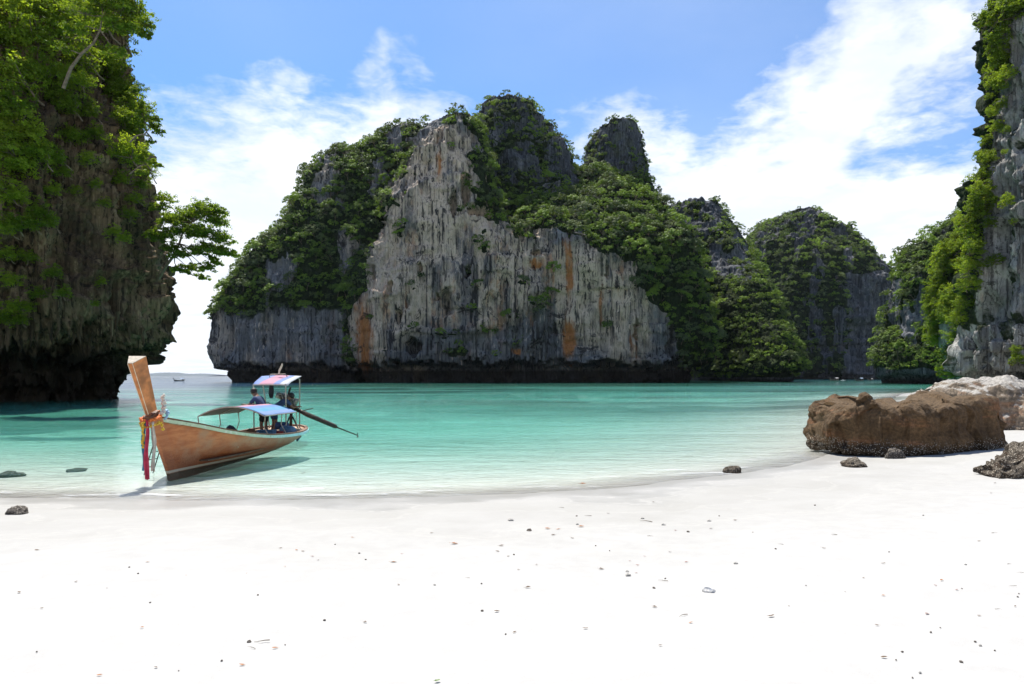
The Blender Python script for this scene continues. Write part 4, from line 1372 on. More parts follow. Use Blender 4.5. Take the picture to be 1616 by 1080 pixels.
boulder('boulder', 'long brown flat-sided boulder standing where the beach meets the water', [(1303, 688), (1305, 670), (1311, 652), (1320, 643), (1330, 637), (1354, 635), (1359, 624), (1366, 625), (1378, 634), (1392, 640), (1408, 645), (1415, 638), (1448, 636), (1457, 643), (1470, 641), (1490, 639), (1512, 631), (1540, 626), (1554, 626), (1559, 640), (1563, 664), (1568, 702)],
        [(1291, 690), (1298, 704), (1320, 712), (1370, 718), (1440, 722), (1500, 716), (1580, 707)], [(1291, 18.4), (1330, 17.5), (1375, 17.0), (1440, 16.8), (1500, 17.2), (1580, 18.0)], [(1291, 1.2), (1330, 2.4), (1560, 2.6), (1580, 1.8)], M['brown_rock'], 260, 180, 0.05, 2.0, 7.0, 0.10, 0.06)
boulder('boulder', 'big pale white-topped boulder behind the brown one at the right edge', [(1522, 640), (1532, 616), (1545, 606), (1562, 602), (1580, 601), (1604, 604), (1640, 603), (1700, 608), (1760, 640)],
        [(1522, 690), (1580, 704), (1640, 706), (1760, 700)], [(1522, 24), (1600, 22.5), (1760, 22)], 5.0, M['white_rock'], seed=7.0, ex=2.5, amp=0.26, facet=0.06, lean=0.25)
boulder('boulder', 'white pointed rock peeping over the brown boulder, left of the big pale one', [(1482, 640), (1488, 628), (1496, 616), (1508, 608), (1520, 611), (1532, 616), (1545, 624), (1552, 640)],
        [(1482, 668), (1520, 670), (1552, 668)], [(1482, 27), (1552, 27)], 2.6, M['white_rock'], 100, 80, seed=11.0, ex=2.4, amp=0.14, facet=0.06, lean=0.2)
_e = on_sand(1592, 757).y
boulder('boulder', 'dark barnacled rock on the sand at the right edge of the picture', [(1570, 746), (1575, 738), (1584, 729), (1596, 721), (1606, 717), (1616, 711), (1640, 708), (1665, 722)],
        [(1570, 749), (1578, 755), (1590, 757), (1612, 755), (1665, 750)], [(1570, _e + 0.15), (1592, _e), (1665, _e + 0.3)], 0.8, M['speckled_rock'], 130, 100, seed=15.0, ex=2.4, amp=0.09, facet=0.09, lean=0.1)


def small_rock(label, px, py, w, h, mat, seed, depth=1.0, cat='rock', name='shore_rock', tilt=0.0, sub=4):
    """rock about w x h photo pixels, its foot at px, py"""
    p = on_sand(px, py)
    s = p.y / FPX
    rx, rz = w * s / 2, h * s * 0.72
    bm = bmesh.new()
    bmesh.ops.create_icosphere(bm, subdivisions=sub, radius=1.0)
    co = np.array([v.co[:] for v in bm.verts])
    d = 0.30 * fbm(co * 1.1 + seed, 3) + 0.16 * (ridged(co * 1.7 + seed + 4, 3) - 0.6) + 0.05 * fbm(co * 6 + seed, 2)
    co = co * (1 + d[:, None])
    co[:, 2] = np.where(co[:, 2] < -0.3, -0.3 + 0.2 * (co[:, 2] + 0.3), co[:, 2])
    co = co * np.array((rx, rx * depth * 0.8, rz))
    for v, c in zip(bm.verts, co):
        v.co = c
    for f in bm.faces:
        f.smooth = True
    me = bpy.data.meshes.new(name)
    bm.to_mesh(me)
    bm.free()
    me.materials.append(mat)
    return tag(link(name, me, None, (p.x, p.y + rx * depth * 0.5, p.z + 0.12 * rz), (0, tilt, seed * 1.3)), label, cat)


small_rock('flat grey rock at the edge of the water left of the brown boulder', 1352, 737, 48, 15, M['speckled_rock'], 1.1, 0.8)
small_rock('pointed small grey rock leaning against the front of the brown boulder', 1415, 724, 25, 17, M['grey_rock'], 2.2, 0.7)
small_rock('tiny grey stone in front of the right half of the brown boulder', 1487, 718, 10, 5, M['grey_rock'], 3.3, sub=3)
small_rock('dark low rock alone in the shallows between boat and brown boulder', 1157, 747, 26, 14, M['speckled_rock'], 4.4, 0.9)
small_rock('low dark rock half under water at the left edge of the picture', 8, 754, 34, 10, M['speckled_rock'], 5.5, 0.9)
small_rock('pale grey angular rock on the wet sand at the left edge', 22, 811, 46, 13, M['grey_rock'], 6.6, 0.7, tilt=0.08)
small_rock('flat grey stone lying under shallow water left of the boat', 117, 745, 26, 6, M['grey_rock'], 7.7, 0.9)
small_rock('dark crusty rock beside the right foot of the brown boulder', 1584, 703, 16, 8, M['speckled_rock'], 8.8)


def far_rock(label, px, py, w, h, d, mat, seed):
    rx, rz = w * d / FPX / 2, h * d / FPX
    bm = bmesh.new()
    bmesh.ops.create_icosphere(bm, subdivisions=4, radius=1.0)
    co = np.array([v.co[:] for v in bm.verts])
    co = co * (1 + 0.3 * fbm(co * 1.2 + seed, 3) + 0.1 * ridged(co * 3 + seed, 2))[:, None] * np.array((rx, rx, rz))
    for v, c in zip(bm.verts, co):
        v.co = c
    for f in bm.faces:
        f.smooth = True
    me = bpy.data.meshes.new('shore_rock')
    bm.to_mesh(me)
    bm.free()
    me.materials.append(mat)
    q = at(px, py, d)
    tag(link('shore_rock', me, None, (q[0], q[1], 0.1)), label, 'rock')


far_rock('round brownish rock standing in the water below the right cliff', 1497, 605, 17, 9, 82, M['white_rock'], 1.0)
far_rock('flat dark rock awash left of the white pointed rock', 1481, 618, 22, 3.5, 74, M['speckled_rock'], 2.0)

# ------------------------------------------------------------------ things washed up on the sand
M['orange_leaf'] = simple('orange_dry_leaf', (0.30, 0.11, 0.02), 0.7, 0.4, 2.5, 0.0)
M['red_leaf'] = simple('red_dry_leaf', (0.20, 0.055, 0.03), 0.7, 0.4, 2.5, 0.0)
M['brown_leaf'] = simple('brown_dry_leaf', (0.12, 0.075, 0.04), 0.8, 0.4, 2.5, 0.0)
M['green_leaf'] = simple('green_leaf', (0.10, 0.17, 0.03), 0.6, 0.4, 2.5, 0.0)
M['twig'] = simple('driftwood', (0.14, 0.115, 0.085), 0.9, 0.4, 2.5, 0.0)
M['grey_coral'] = simple('grey_coral_stone', (0.42, 0.40, 0.36), 0.9, 0.5, 2.5, 0.0, dirt=(0.10, 0.09, 0.07))
M['dark_stone'] = simple('dark_coral_stone', (0.13, 0.11, 0.09), 0.9, 0.5, 2.5, 0.0)
M['pale_coral'] = simple('pale_coral', (0.68, 0.66, 0.62), 0.9, 0.3, 1.6, 0.0, dirt=(0.40, 0.19, 0.06))


def pebble_mesh(mat, seed):
    bm = bmesh.new()
    bmesh.ops.create_icosphere(bm, subdivisions=2, radius=1.0)
    co = np.array([v.co[:] for v in bm.verts])
    co = co * (1 + 0.35 * fbm(co * 1.3 + seed, 2))[:, None] * np.array((1, 0.7, 0.6))
    for v, c in zip(bm.verts, co):
        v.co = c
    me = bpy.data.meshes.new('stone')
    bm.to_mesh(me)
    bm.free()
    me.materials.append(mat)
    return me


def leafscrap_mesh(mat, seed):
    rng = np.random.default_rng(seed)
    n = 7
    x = np.linspace(-1, 1, n)
    w = 0.42 * (1 - np.abs(x) ** 1.8) * rng.uniform(0.7, 1.2) + 0.02
    curl = rng.uniform(0.15, 0.5)
    rows = []
    for i in range(n):
        zc = curl * x[i] ** 2 * 0.6
        rows.append([(x[i], -w[i], zc + 0.5 * w[i]), (x[i], 0, zc), (x[i], w[i], zc + 0.5 * w[i] * rng.uniform(0.3, 1.4))])
    b = MB()
    b.sheet(rows)
    b.tube([(-1, 0, curl * .6), (-1.35, 0.06, curl * .7)], 0.03, 4)
    me = bpy.data.meshes.new('leaf')
    b.bm.to_mesh(me)
    b.bm.free()
    me.materials.append(mat)
    return me


def twig_mesh(mat, seed):
    rng = np.random.default_rng(seed)
    b = MB()
    pts = [(-1, 0, 0.05), (-0.4, rng.uniform(-.15, .15), 0.1), (0.2, rng.uniform(-.2, .2), 0.12), (1, rng.uniform(-.2, .2), 0.05)]
    b.tube(pts, [0.07, 0.06, 0.045, 0.02], 5)
    b.tube([pts[1], (0.1, rng.uniform(0.25, .5), 0.2)], [0.035, 0.015], 4)
    me = bpy.data.meshes.new('twig')
    b.bm.to_mesh(me)
    b.bm.free()
    me.materials.append(mat)
    return me


KIND = {
    'o': ('dry_leaf', 'small orange dry leaf lying on the white sand', 'leaf', 'orange leaves on the sand', [leafscrap_mesh(M['orange_leaf'], i) for i in range(3)]),
    'r': ('dry_leaf', 'tiny dark red dry leaf lying on the white sand', 'leaf', 'red leaves on the sand', [leafscrap_mesh(M['red_leaf'], 10 + i) for i in range(3)]),
    'b': ('dry_leaf', 'small dark brown leaf scrap lying on the white sand', 'leaf', 'brown leaf scraps on the sand', [leafscrap_mesh(M['brown_leaf'], 20 + i) for i in range(3)]),
    'g': ('coral_stone', 'small grey coral stone lying on the white sand', 'stone', 'grey coral stones on the sand', [pebble_mesh(M['grey_coral'], i) for i in range(3)]),
    'd': ('coral_stone', 'tiny dark stone lying on the white sand', 'stone', 'dark stones on the sand', [pebble_mesh(M['dark_stone'], 5 + i) for i in range(3)]),
    't': ('twig', 'thin grey twig lying on the white sand', 'twig', 'twigs on the sand', [twig_mesh(M['twig'], i) for i in range(4)]),
}
DEBRIS = '''g806,822,12 d835,838,11 g911,828,6 o881,836,7 o864,835,8 b873,845,7 t886,802,8 t928,815,11 d910,815,4 g1014,819,7 t1020,824,17 g1047,829,8 r1066,838,4 d1086,840,6 g1119,823,8 t1026,847,9 o717,859,11 o621,888,11
r634,875,4 b949,899,9 r1006,893,5 r994,886,4 r1004,905,5 r1017,879,4 b1057,872,5 r1083,888,5 t1046,918,15 d1050,914,4 d1032,929,6 b1033,959,8 b833,928,9 t737,913,9 d761,965,6 b784,966,9 b924,993,8 t1078,973,17 o1090,984,7
d798,1002,4 b812,999,7 b1042,1020,6 b629,924,5 g686,924,5 d760,922,4 b847,892,4 b818,900,5 b681,842,5 b791,862,8 b785,871,7 b802,879,5 d811,876,4 g1161,890,8 t1316,845,12 b1300,866,6 d1403,872,3 b1394,890,7 g1524,892,5 t1593,891,9
t1569,842,10 b1545,855,5 r1476,925,5 r1510,932,5 d1518,930,3 t1598,926,10 r1463,970,8 b1384,988,7 o1394,941,6 d1469,999,5 t1576,963,9 d1539,1014,5 g1547,1020,6 d1424,1030,5 d1414,1043,4 b1395,1039,9 d1517,1046,7 g1452,1063,6
d1440,1071,4 d1570,1028,4 d1272,925,3 d1457,814,3 d1286,798,4 b1564,779,4 b1570,763,5 b246,1055,6 d237,952,4 b66,961,6 d58,1030,4 d393,1014,9 t413,1014,23 t397,1024,14 o434,1024,9 d350,1044,5 o382,1051,9 o157,1067,8 d512,980,6 b576,983,7
r493,879,6 o468,869,5 o556,849,5 o450,895,4 b502,885,4 d529,860,3 d567,874,4 d577,884,4 o233,888,6 d204,896,4 d218,906,4 o294,909,3 o389,906,3 b120,919,6 b169,929,4 b30,936,7 b58,869,7 d407,940,4 d450,1019,3 d282,1060,3 b443,866,5 b478,871,6
d1224,867,4 b1245,957,4 b1334,935,3 b1363,913,5 t1610,905,9 d1606,943,4 d1608,938,3 b1602,958,5 b1545,973,6 d1484,992,3 t1232,860,8 d1135,815,3 b1160,822,6 b1122,835,6 b1188,841,4 d940,862,3 d962,870,3 b903,850,6 b1031,793,4 b960,811,5'''
_rd = np.random.default_rng(77)
for w in DEBRIS.split():
    nm, lab, cat, grp, meshes = KIND[w[0]]
    px, py, sz = (float(v) for v in w[1:].split(','))
    p = on_sand(px, py)
    o = link(nm, meshes[_rd.integers(len(meshes))], None, (p.x, p.y, p.z + 0.006), (_rd.uniform(-.15, .15), _rd.uniform(-.15, .15), _rd.uniform(-0.5, 0.5) + (math.pi if _rd.random() < .5 else 0)))
    s = sz * p.y / FPX / 2 * (0.85 if w[0] in 'gd' else 1.1)
    o.scale = (s, s, s)
    lab = lab.replace('lying on the white sand', 'on the sand, ' + ('nearest the water' if py < 830 else 'upper beach' if py < 860 else 'above mid beach' if py < 900 else 'mid beach' if py < 940 else 'below mid beach' if py < 1000 else 'by the bottom edge') + ', ' + ('far left' if px < 260 else 'left' if px < 520 else 'left of centre' if px < 720 else 'centre' if px < 900 else 'right of centre' if px < 1010 else 'right' if px < 1180 else 'far right' if px < 1450 else 'right edge'))
    tag(o, lab, cat, grp)
for (px, py, sz, mt, sd, nm, lab) in ((1118, 934, 19, 'pale_coral', 31, 'coral_lump', 'palest and largest lump of coral on the sand, white with orange stains'),
                                      (991, 909, 10, 'grey_coral', 32, 'coral_stone', 'grey stone on open sand with a smaller one touching it from behind'),
                                      (990, 903, 7, 'grey_coral', 33, 'coral_stone', 'smaller grey stone just behind the grey one on open sand')):
    p = on_sand(px, py)
    s = sz * p.y / FPX / 2
    o = link(nm, pebble_mesh(M[mt], sd), None, (p.x, p.y, p.z + 0.25 * s), (0, 0, sd))
    o.scale = (s, s, s * 1.1)
    tag(o, lab, 'stone' if nm != 'coral_lump' else 'coral')
for (px, py, sz, k_, lab) in ((1486, 917, 8, 'o', 'orange-red curled leaf on the right of the beach'), (917, 832, 10, 'o', 'yellow-orange leaf close to a small grey stone in the middle of the beach'),
                              (920, 767, 11, 'o', 'orange leaf floating at the edge of the water'), (1217, 974, 13, 'b', 'longest dark brown leaf on open sand, right of the middle'),
                              (690, 1077, 11, 'x', 'single green leaf at the bottom edge of the picture'), (224, 992, 7, 'o', 'lone orange-brown leaf low on the left of the beach'), (478, 759, 9, 'b', 'dark leaf floating in the shallows right of the boat')):
    p = on_sand(px, py)
    s = sz * p.y / FPX / 2
    me = leafscrap_mesh(M['green_leaf'], 41) if k_ == 'x' else KIND[k_][4][0]
    o = link('dry_leaf' if k_ != 'x' else 'green_leaf', me, None, (p.x, p.y, max(p.z, 0.01 if p.y > 11 else -9) + 0.008), (0, 0, px % 0.7))
    o.scale = (s, s, s)
    tag(o, lab, 'leaf')

# ------------------------------------------------------------------ the long-tail boat
def wood_hull_mat():
    m, k, out = new_mat('varnished_hull')
    p = k.objco()
    x, y, z = k.sep(p)
    gr = k.noise(p, 1.0, 6, 0.6, 0.3, stretch=(9, 1.2, 14))
    blot = k.noise(p, 1.6, 6, 0.62)
    fine = k.noise(p, 45, 3, 0.6)
    c = k.mix(k.ramp(gr, 0.3, 0.7), (0.33, 0.088, 0.026), (0.46, 0.16, 0.055))
    c = k.mix(k.ramp(blot, 0.45, 0.7, 0, 0.65), c, (0.30, 0.19, 0.12))
    worn = k.math('MULTIPLY', k.ramp(y, 1.0, 5.0), k.ramp(k.math('ADD', blot, k.math('MULTIPLY', gr, 0.3)), 0.4, 0.75, 0, 0.8))
    c = k.mix(worn, c, (0.30, 0.24, 0.17))
    scuff = k.math('MULTIPLY', k.ramp(k.math('ADD', z, k.math('MULTIPLY', blot, 0.7)), 0.62, 1.05, 1, 0), k.ramp(fine, 0.36, 0.58, 0.3, 0.9))
    c = k.mix(k.math('MULTIPLY', scuff, 0.9), c, (0.17, 0.035, 0.008))
    c = k.mix(k.ramp(fine, 0.6, 0.72, 0, 0.35), c, (0.10, 0.04, 0.02))
    zl = k.math('ADD', z, k.math('MULTIPLY', k.math('SUBTRACT', blot, 0.5), 0.03))
    band = k.math('MULTIPLY', k.ramp(zl, 0.045, 0.06), k.ramp(zl, 0.105, 0.12, 1, 0))
    c = k.mix(k.math('MULTIPLY', band, k.ramp(y, 1.5, 4.5, 0.95, 0.2)), c, (0.46, 0.40, 0.31))
    c = k.mix(k.ramp(zl, 0.035, 0.05, 0.95, 0), c, (0.085, 0.055, 0.033))
    principled(k, out, c, 0.5, k.bump(k.math('ADD', k.math('MULTIPLY', gr, 0.6), k.math('MULTIPLY', fine, 0.2)), 0.3, 0.02), 0.35)
    return m


def rail_mat():
    m, k, out = new_mat('painted_rail')
    p = k.objco()
    y = k.sep(p)[1]
    n = k.noise(p, 9, 5, 0.65)
    c = k.mix(k.ramp(y, 1.5, 5.5), (0.42, 0.52, 0.36), (0.35, 0.62, 0.68))
    c = k.mix(k.ramp(n, 0.52, 0.66, 0, 0.8), c, (0.62, 0.62, 0.56))
    c = k.mix(k.ramp(n, 0.34, 0.42, 0.6, 0), c, (0.24, 0.18, 0.12))
    principled(k, out, c, 0.6, None, 0.3)
    return m


def stripe_mat(name, axis, stops, default):
    """canvas sewn from straight coloured strips along one axis"""
    m, k, out = new_mat(name)
    p = k.objco()
    v = k.sep(p)[axis]
    c = default
    for (pos_, col) in stops:
        c = k.mix(k.math('GREATER_THAN', v, pos_), c, col)
    n = k.noise(p, 6, 4, 0.6)
    c = k.mix(k.ramp(n, 0.35, 0.7, 0, 0.2), c, (0.35, 0.33, 0.32))
    pr = k.node('ShaderNodeBsdfPrincipled')
    k._set(pr.inputs['Base Color'], c)
    pr.inputs['Roughness'].default_value = 0.75
    pr.inputs['Specular IOR Level'].default_value = 0.2
    k._set(pr.inputs['Normal'], k.bump(n, 0.3, 0.02))
    tr = k.node('ShaderNodeBsdfTranslucent')
    k._set(tr.inputs['Color'], c)
    mx = k.node('ShaderNodeMixShader')
    mx.inputs[0].default_value = 0.12
    k.link(pr.outputs[0], mx.inputs[1])
    k.link(tr.outputs[0], mx.inputs[2])
    k.link(mx.outputs[0], out.inputs['Surface'])
    return m


M['hull'] = wood_hull_mat()
M['rail'] = rail_mat()
M['prow'] = simple('prow_wood', (0.46, 0.165, 0.05), 0.5, 0.45, 5, 0.25, dirt=(0.26, 0.11, 0.05))
M['end_wood'] = simple('end_grain', (0.40, 0.35, 0.28), 0.8, 0.3, 12, 0.2)
M['cream'] = simple('cream_trim', (0.60, 0.50, 0.36), 0.6, 0.2)
M['cap_wood'] = simple('gunwale_wood', (0.15, 0.075, 0.04), 0.6, 0.4, 10, 0.2)
M['deck_wood'] = simple('deck_wood', (0.36, 0.25, 0.16), 0.75, 0.35, 7, 0.2)
M['inner_wood'] = simple('inside_wood', (0.10, 0.065, 0.04), 0.8, 0.4, 7, 0.2)
M['steel'] = simple('dull_steel', (0.34, 0.31, 0.26), 0.45, 0.3, 12, 0.1, 0.6)
M['black_metal'] = simple('oily_metal', (0.035, 0.028, 0.022), 0.5, 0.5, 14, 0.3, 0.4, dirt=(0.12, 0.06, 0.03))
M['grey_metal'] = simple('grey_metal', (0.22, 0.20, 0.17), 0.5, 0.5, 14, 0.3, 0.6, dirt=(0.07, 0.04, 0.02))
M['blue_paint'] = simple('blue_plastic', (0.07, 0.17, 0.30), 0.5, 0.3)
M['red_cloth'] = simple('red_cloth', (0.28, 0.035, 0.03), 0.85, 0.4)
M['dark_cloth'] = simple('dark_cloth', (0.02, 0.021, 0.026), 0.9, 0.4)
M['navy_cloth'] = simple('navy_cloth', (0.03, 0.055, 0.12), 0.9, 0.35)
M['white_cloth'] = simple('white_cloth', (0.55, 0.53, 0.50), 0.85, 0.2)
M['skin'] = simple('skin', (0.17, 0.085, 0.05), 0.6, 0.15)
M['hair'] = simple('black_hair', (0.012, 0.010, 0.009), 0.6, 0.3)
M['rib_red'] = simple('red_ribbon', (0.45, 0.03, 0.07), 0.7, 0.25, 12)
M['rib_blue'] = simple('blue_ribbon', (0.07, 0.22, 0.34), 0.7, 0.25, 12)
M['rib_white'] = simple('white_ribbon', (0.55, 0.50, 0.42), 0.7, 0.25, 12)
M['petal_orange'] = simple('orange_petals', (0.62, 0.16, 0.03), 0.7, 0.35, 40)
M['petal_yellow'] = simple('yellow_petals', (0.66, 0.42, 0.04), 0.7, 0.3, 40)
M['petal_white'] = simple('white_petals', (0.62, 0.57, 0.50), 0.7, 0.3, 40, dirt=(0.55, 0.13, 0.10))
M['petal_blue'] = simple('pale_blue_petals', (0.30, 0.45, 0.62), 0.7, 0.3, 40)
M['front_awning'] = stripe_mat('striped_awning', 0, ((-0.25, (0.40, 0.20, 0.26)), (0.20, (0.10, 0.19, 0.38)), (0.45, (0.08, 0.25, 0.42)), (0.68, (0.15, 0.24, 0.44))), (0.20, 0.18, 0.17))
M['rear_awning'] = stripe_mat('striped_roof', 0, ((-0.36, (0.40, 0.20, 0.27)), (0.10, (0.13, 0.19, 0.40)), (0.30, (0.40, 0.42, 0.45))), (0.13, 0.20, 0.42))
M['glass_sheet'] = simple('clear_sheet', (0.30, 0.34, 0.34), 0.3, 0.2)

BX, BY = -7.6, 14.5
RAIL = np.array([(-0.38, 0.05, 1.31), (0.0, 0.24, 1.22), (0.5, 0.44, 1.11), (1.2, 0.70, 0.93), (2.2, 0.92, 0.75), (3.3, 1.03, 0.61), (4.6, 1.07, 0.52), (6.0, 1.02, 0.46), (6.9, 0.92, 0.48), (7.5, 0.70, 0.51), (7.85, 0.40, 0.53), (7.97, 0.02, 0.54)])
KEEL = np.array([(0.04, 0, -0.16), (0.3, 0, -0.17), (0.8, 0, -0.17), (1.5, 0, -0.17), (2.4, 0, -0.17), (3.4, 0, -0.17), (4.6, 0, -0.16), (5.8, 0, -0.10), (6.5, 0, 0.0), (7.1, 0, 0.12), (7.5, 0, 0.22), (7.7, 0, 0.30)])
WIDE = np.array([0.15, 0.3, 0.5, 0.62, 0.74, 0.82, 0.85, 0.86, 0.84, 0.8, 0.75, 0.6])   # fullness of the section


def longtail_hull(nst=64, ncs=13):
    t = np.linspace(0, len(RAIL) - 1, nst)
    ii = np.arange(len(RAIL))
    def sm(a):
        v = np.interp(t, ii, a)
        for _ in range(3):
            v[1:-1] = 0.25 * v[:-2] + 0.5 * v[1:-1] + 0.25 * v[2:]
        return v
    R = np.stack([sm(RAIL[:, 1]), sm(RAIL[:, 0]), sm(RAIL[:, 2])], 1)
    K = np.stack([np.zeros(nst), sm(KEEL[:, 0]), sm(KEEL[:, 2])], 1)
    full = sm(WIDE)
    half = []
    for i in range(nst):
        c = np.array((R[i, 0] * full[i], K[i, 1] * 0.7 + R[i, 1] * 0.3, K[i, 2] + (R[i, 2] - K[i, 2]) * 0.22))
        s = np.linspace(0, 1, ncs)[:, None]
        half.append((1 - s) ** 2 * K[i] + 2 * s * (1 - s) * c + s * s * R[i])
    half = np.array(half)
    mir = half[:, ::-1].copy()
    mir[:, :, 0] *= -1
    return np.concatenate([mir[:, :-1], half], 1), R


def longtail_boat():
    boat = thing('longtail_boat', 'orange-brown wooden long-tail boat with tall carved prow, beached in the shallows', 'boat', (BX, BY, 0))
    H, R = longtail_hull()
    me = raw_mesh('hull', H.reshape(-1, 3), grid_faces(H.shape[0], H.shape[1]), [M['hull']])
    hull = link('hull', me, boat)
    sd = hull.modifiers.new('thickness', 'SOLIDIFY')
    sd.thickness = 0.035
    sd.offset = 1
    # rails
    for nm, mt, off, dz, w, h in (('gunwale', M['cap_wood'], -0.02, 0.005, 0.10, 0.035), ('rub_rail', M['rail'], 0.032, -0.055, 0.035, 0.075)):
        b = MB()
        rows = []
        path = [(r[0] + off * min(1, r[0] * 4), r[1] + (off if r[0] < 0.3 and r[1] > 5 else 0), r[2] + dz) for r in R] 
        loop = path + [(-p[0], p[1], p[2]) for p in path[::-1]]
        n = len(loop)
        for i in range(n):
            p = Vector(loop[i])
            tg = (Vector(loop[min(i + 1, n - 1)]) - Vector(loop[max(i - 1, 0)]))
            sx = Vector((tg.y, -tg.x, 0)).normalized()
            rows.append([p + sx * w / 2 + Vector((0, 0, h / 2)), p - sx * w / 2 + Vector((0, 0, h / 2)), p - sx * w / 2 - Vector((0, 0, h / 2)), p + sx * w / 2 - Vector((0, 0, h / 2))])
        b.sheet(rows, True)
        b.build(nm, mt, hull)
    # stem plank down the front of the hull
    b = MB()
    rows = []
    for s in np.linspace(0, 1, 14):
        y0, z0 = 0.06 - 0.90 * s ** 1.06, -0.14 + 1.52 * s
        wf, wa, dp = 0.035, 0.065 + 0.035 * s, 0.27 + 0.03 * s
        rows.append([(-wf, y0, z0), (wf, y0, z0), (wa, y0 + dp, z0 + 0.10), (-wa, y0 + dp, z0 + 0.10)])
    b.sheet(rows, True)
    b.poly(rows[-1], [(0, 1, 2, 3)])
    b.build('stem', M['hull'], boat)
    # tall prow post, a wedge that flares to its top
    prow = MB()
    rows = []
    for s in np.linspace(0, 1, 10):
        y0, z0 = -0.86 - 0.60 * s, 1.40 + 1.05 * s
        wf, wa, dp = 0.032 + 0.016 * s, 0.10 + 0.075 * s, 0.20 + 0.06 * s
        rows.append([(-wf, y0, z0), (wf, y0, z0), (wa, y0 + dp, z0 + 0.10 + 0.05 * s), (-wa, y0 + dp, z0 + 0.10 + 0.05 * s)])
    prow.sheet(rows, True)
    prow.poly(rows[0], [(3, 2, 1, 0)])
    po = prow.build('prow_post', M['prow'], boat)
    b = MB()
    top = [Vector(p) for p in rows[-1]]
    up = Vector((0, -0.5, 0.866)) * 0.012
    b.poly(top + [p + up for p in top], [(3, 2, 1, 0), (4, 5, 6, 7), (0, 1, 5, 4), (1, 2, 6, 5), (2, 3, 7, 6), (3, 0, 4, 7)])
    b.build('end_face', M['end_wood'], po)
    for s in (0, 1):
        b = MB()
        b.tube([Vector(rows[0][s]) + Vector((0, -.004, 0)), Vector(rows[-1][s]) + Vector((0, -.004, 0))], 0.007, 5)
        b.build('edge_trim', M['cream'], po)
    b = MB()
    b.box((0, -0.70, 1.37), (0.19, 0.30, 0.10), Matrix.Rotation(0.45, 3, 'X'), 0.015)
    b.build('prow_collar', M['cap_wood'], boat)
    # inside: floor, thwarts, fore and stern deck
    def rail_x(y, f=0.86):
        return float(np.interp(y, RAIL[:, 0], RAIL[:, 1])) * f
    b = MB()
    b.sheet([[(-rail_x(y, .78), y, 0.22), (rail_x(y, .78), y, 0.22)] for y in np.linspace(0.9, 7.0, 16)])
    b.build('floor_boards', M['inner_wood'], boat, solid=0.03)
    def rail_z(y):
        return float(np.interp(y, RAIL[:, 0], RAIL[:, 2]))
    b = MB()
    b.sheet([[(-rail_x(y, .9), y, rail_z(y) - .09), (rail_x(y, .9), y, rail_z(y) - .09)] for y in np.linspace(-0.2, 1.3, 8)])
    b.build('fore_deck', M['deck_wood'], boat, solid=0.03)
    b = MB()
    b.sheet([[(-rail_x(y, .92), y, rail_z(y) - .05), (rail_x(y, .92), y, rail_z(y) - .05)] for y in np.linspace(6.45, 7.9, 8)])
    b.build('stern_deck', M['deck_wood'], boat, solid=0.03)
    for y in (2.1, 3.1, 4.1, 5.1):
        b = MB()
        b.box((0, y, 0.42), (2 * rail_x(y, .78), 0.24, 0.035), None, 0.006)
        b.build('thwart', M['deck_wood'], boat)
    for y in np.linspace(1.5, 6.2, 9):
        b = MB()
        n = 11
        for sgn in (-1, 1):
            b.tube([(sgn * rail_x(y, .72), y, 0.30 + 0.5 * (rail_z(y) - 0.46)), (sgn * rail_x(y, .90), y, rail_z(y) - 0.03)], 0.018, 5)
        b.build('rib', M['inner_wood'], boat)
    # low arched awning
    aw = link('awning', None, boat)
    y0, y1, w0, zc, ze = 3.25, 5.85, 0.91, 1.38, 1.12
    def arch(f, y, dz=0.0):
        x = -w0 + 2 * w0 * f
        z = ze - 0.04 * (y - y0) / 2.6 + (zc - ze) * (1 - (x / w0) ** 2) + dz
        return (x, y, z)
    b = MB()
    b.sheet([[arch(f, y, -0.012 * math.sin(math.pi * ((y - y0) / 1.3 % 1))) for f in np.linspace(0, 1, 21)] for y in np.linspace(y0, y1, 13)])
    b.build('roof_cloth', M['front_awning'], aw, True, solid=0.012)
    for y in (y0, (y0 + y1) / 2, y1):
        b = MB()
        b.tube([arch(f, y, -0.02) for f in np.linspace(0, 1, 17)], 0.014, 6)
        b.build('hoop', M['steel'], aw)
        for sgn in (-1, 1):
            b = MB()
            b.tube([(sgn * w0, y, ze - 0.03), (sgn * (w0 - 0.03), y + .02, 0.8), (sgn * rail_x(y, .96), y + .03, rail_z(y))], 0.015, 6)
            b.build('post', M['steel'], aw)
    for sgn in (-1, 1):
        b = MB()
        b.tube([(sgn * w0, y0, ze), (sgn * w0, y1, ze - 0.04)], 0.014, 6)
        b.build('side_bar', M['steel'], aw)
    # high stern canopy
    cn = link('stern_canopy', None, boat)
    c = [Vector((-0.52, 6.0, 1.96)), Vector((0.58, 6.0, 1.96)), Vector((0.50, 7.6, 2.20)), Vector((-0.84, 7.6, 2.20))]
    b = MB()
    rws = []
    for i in range(9):
        f = i / 8
        a, d_ = c[0].lerp(c[3], f), c[1].lerp(c[2], f)
        droop = -0.06 * max(0, 1 - f * 5)
        rws.append([a.lerp(d_, g) + Vector((0, 0, droop + 0.025 * math.sin(math.pi * g))) for g in np.linspace(0, 1, 11)])
    b.sheet(rws)
    b.build('roof_cloth', M['rear_awning'], cn, True, solid=0.012)
    for top_, foot in (((-0.49, 6.0, 1.95), (-0.49, 6.05, 0.40)), ((0.50, 6.05, 1.96), (0.52, 6.05, 0.40)), ((-0.78, 7.45, 2.14), (-0.50, 7.4, 0.46)), ((0.47, 7.5, 2.10), (0.47, 7.5, 0.46))):
        b = MB()
        b.tube([foot, top_], 0.021, 8)
        b.build('post', M['steel'], cn)
    b = MB()
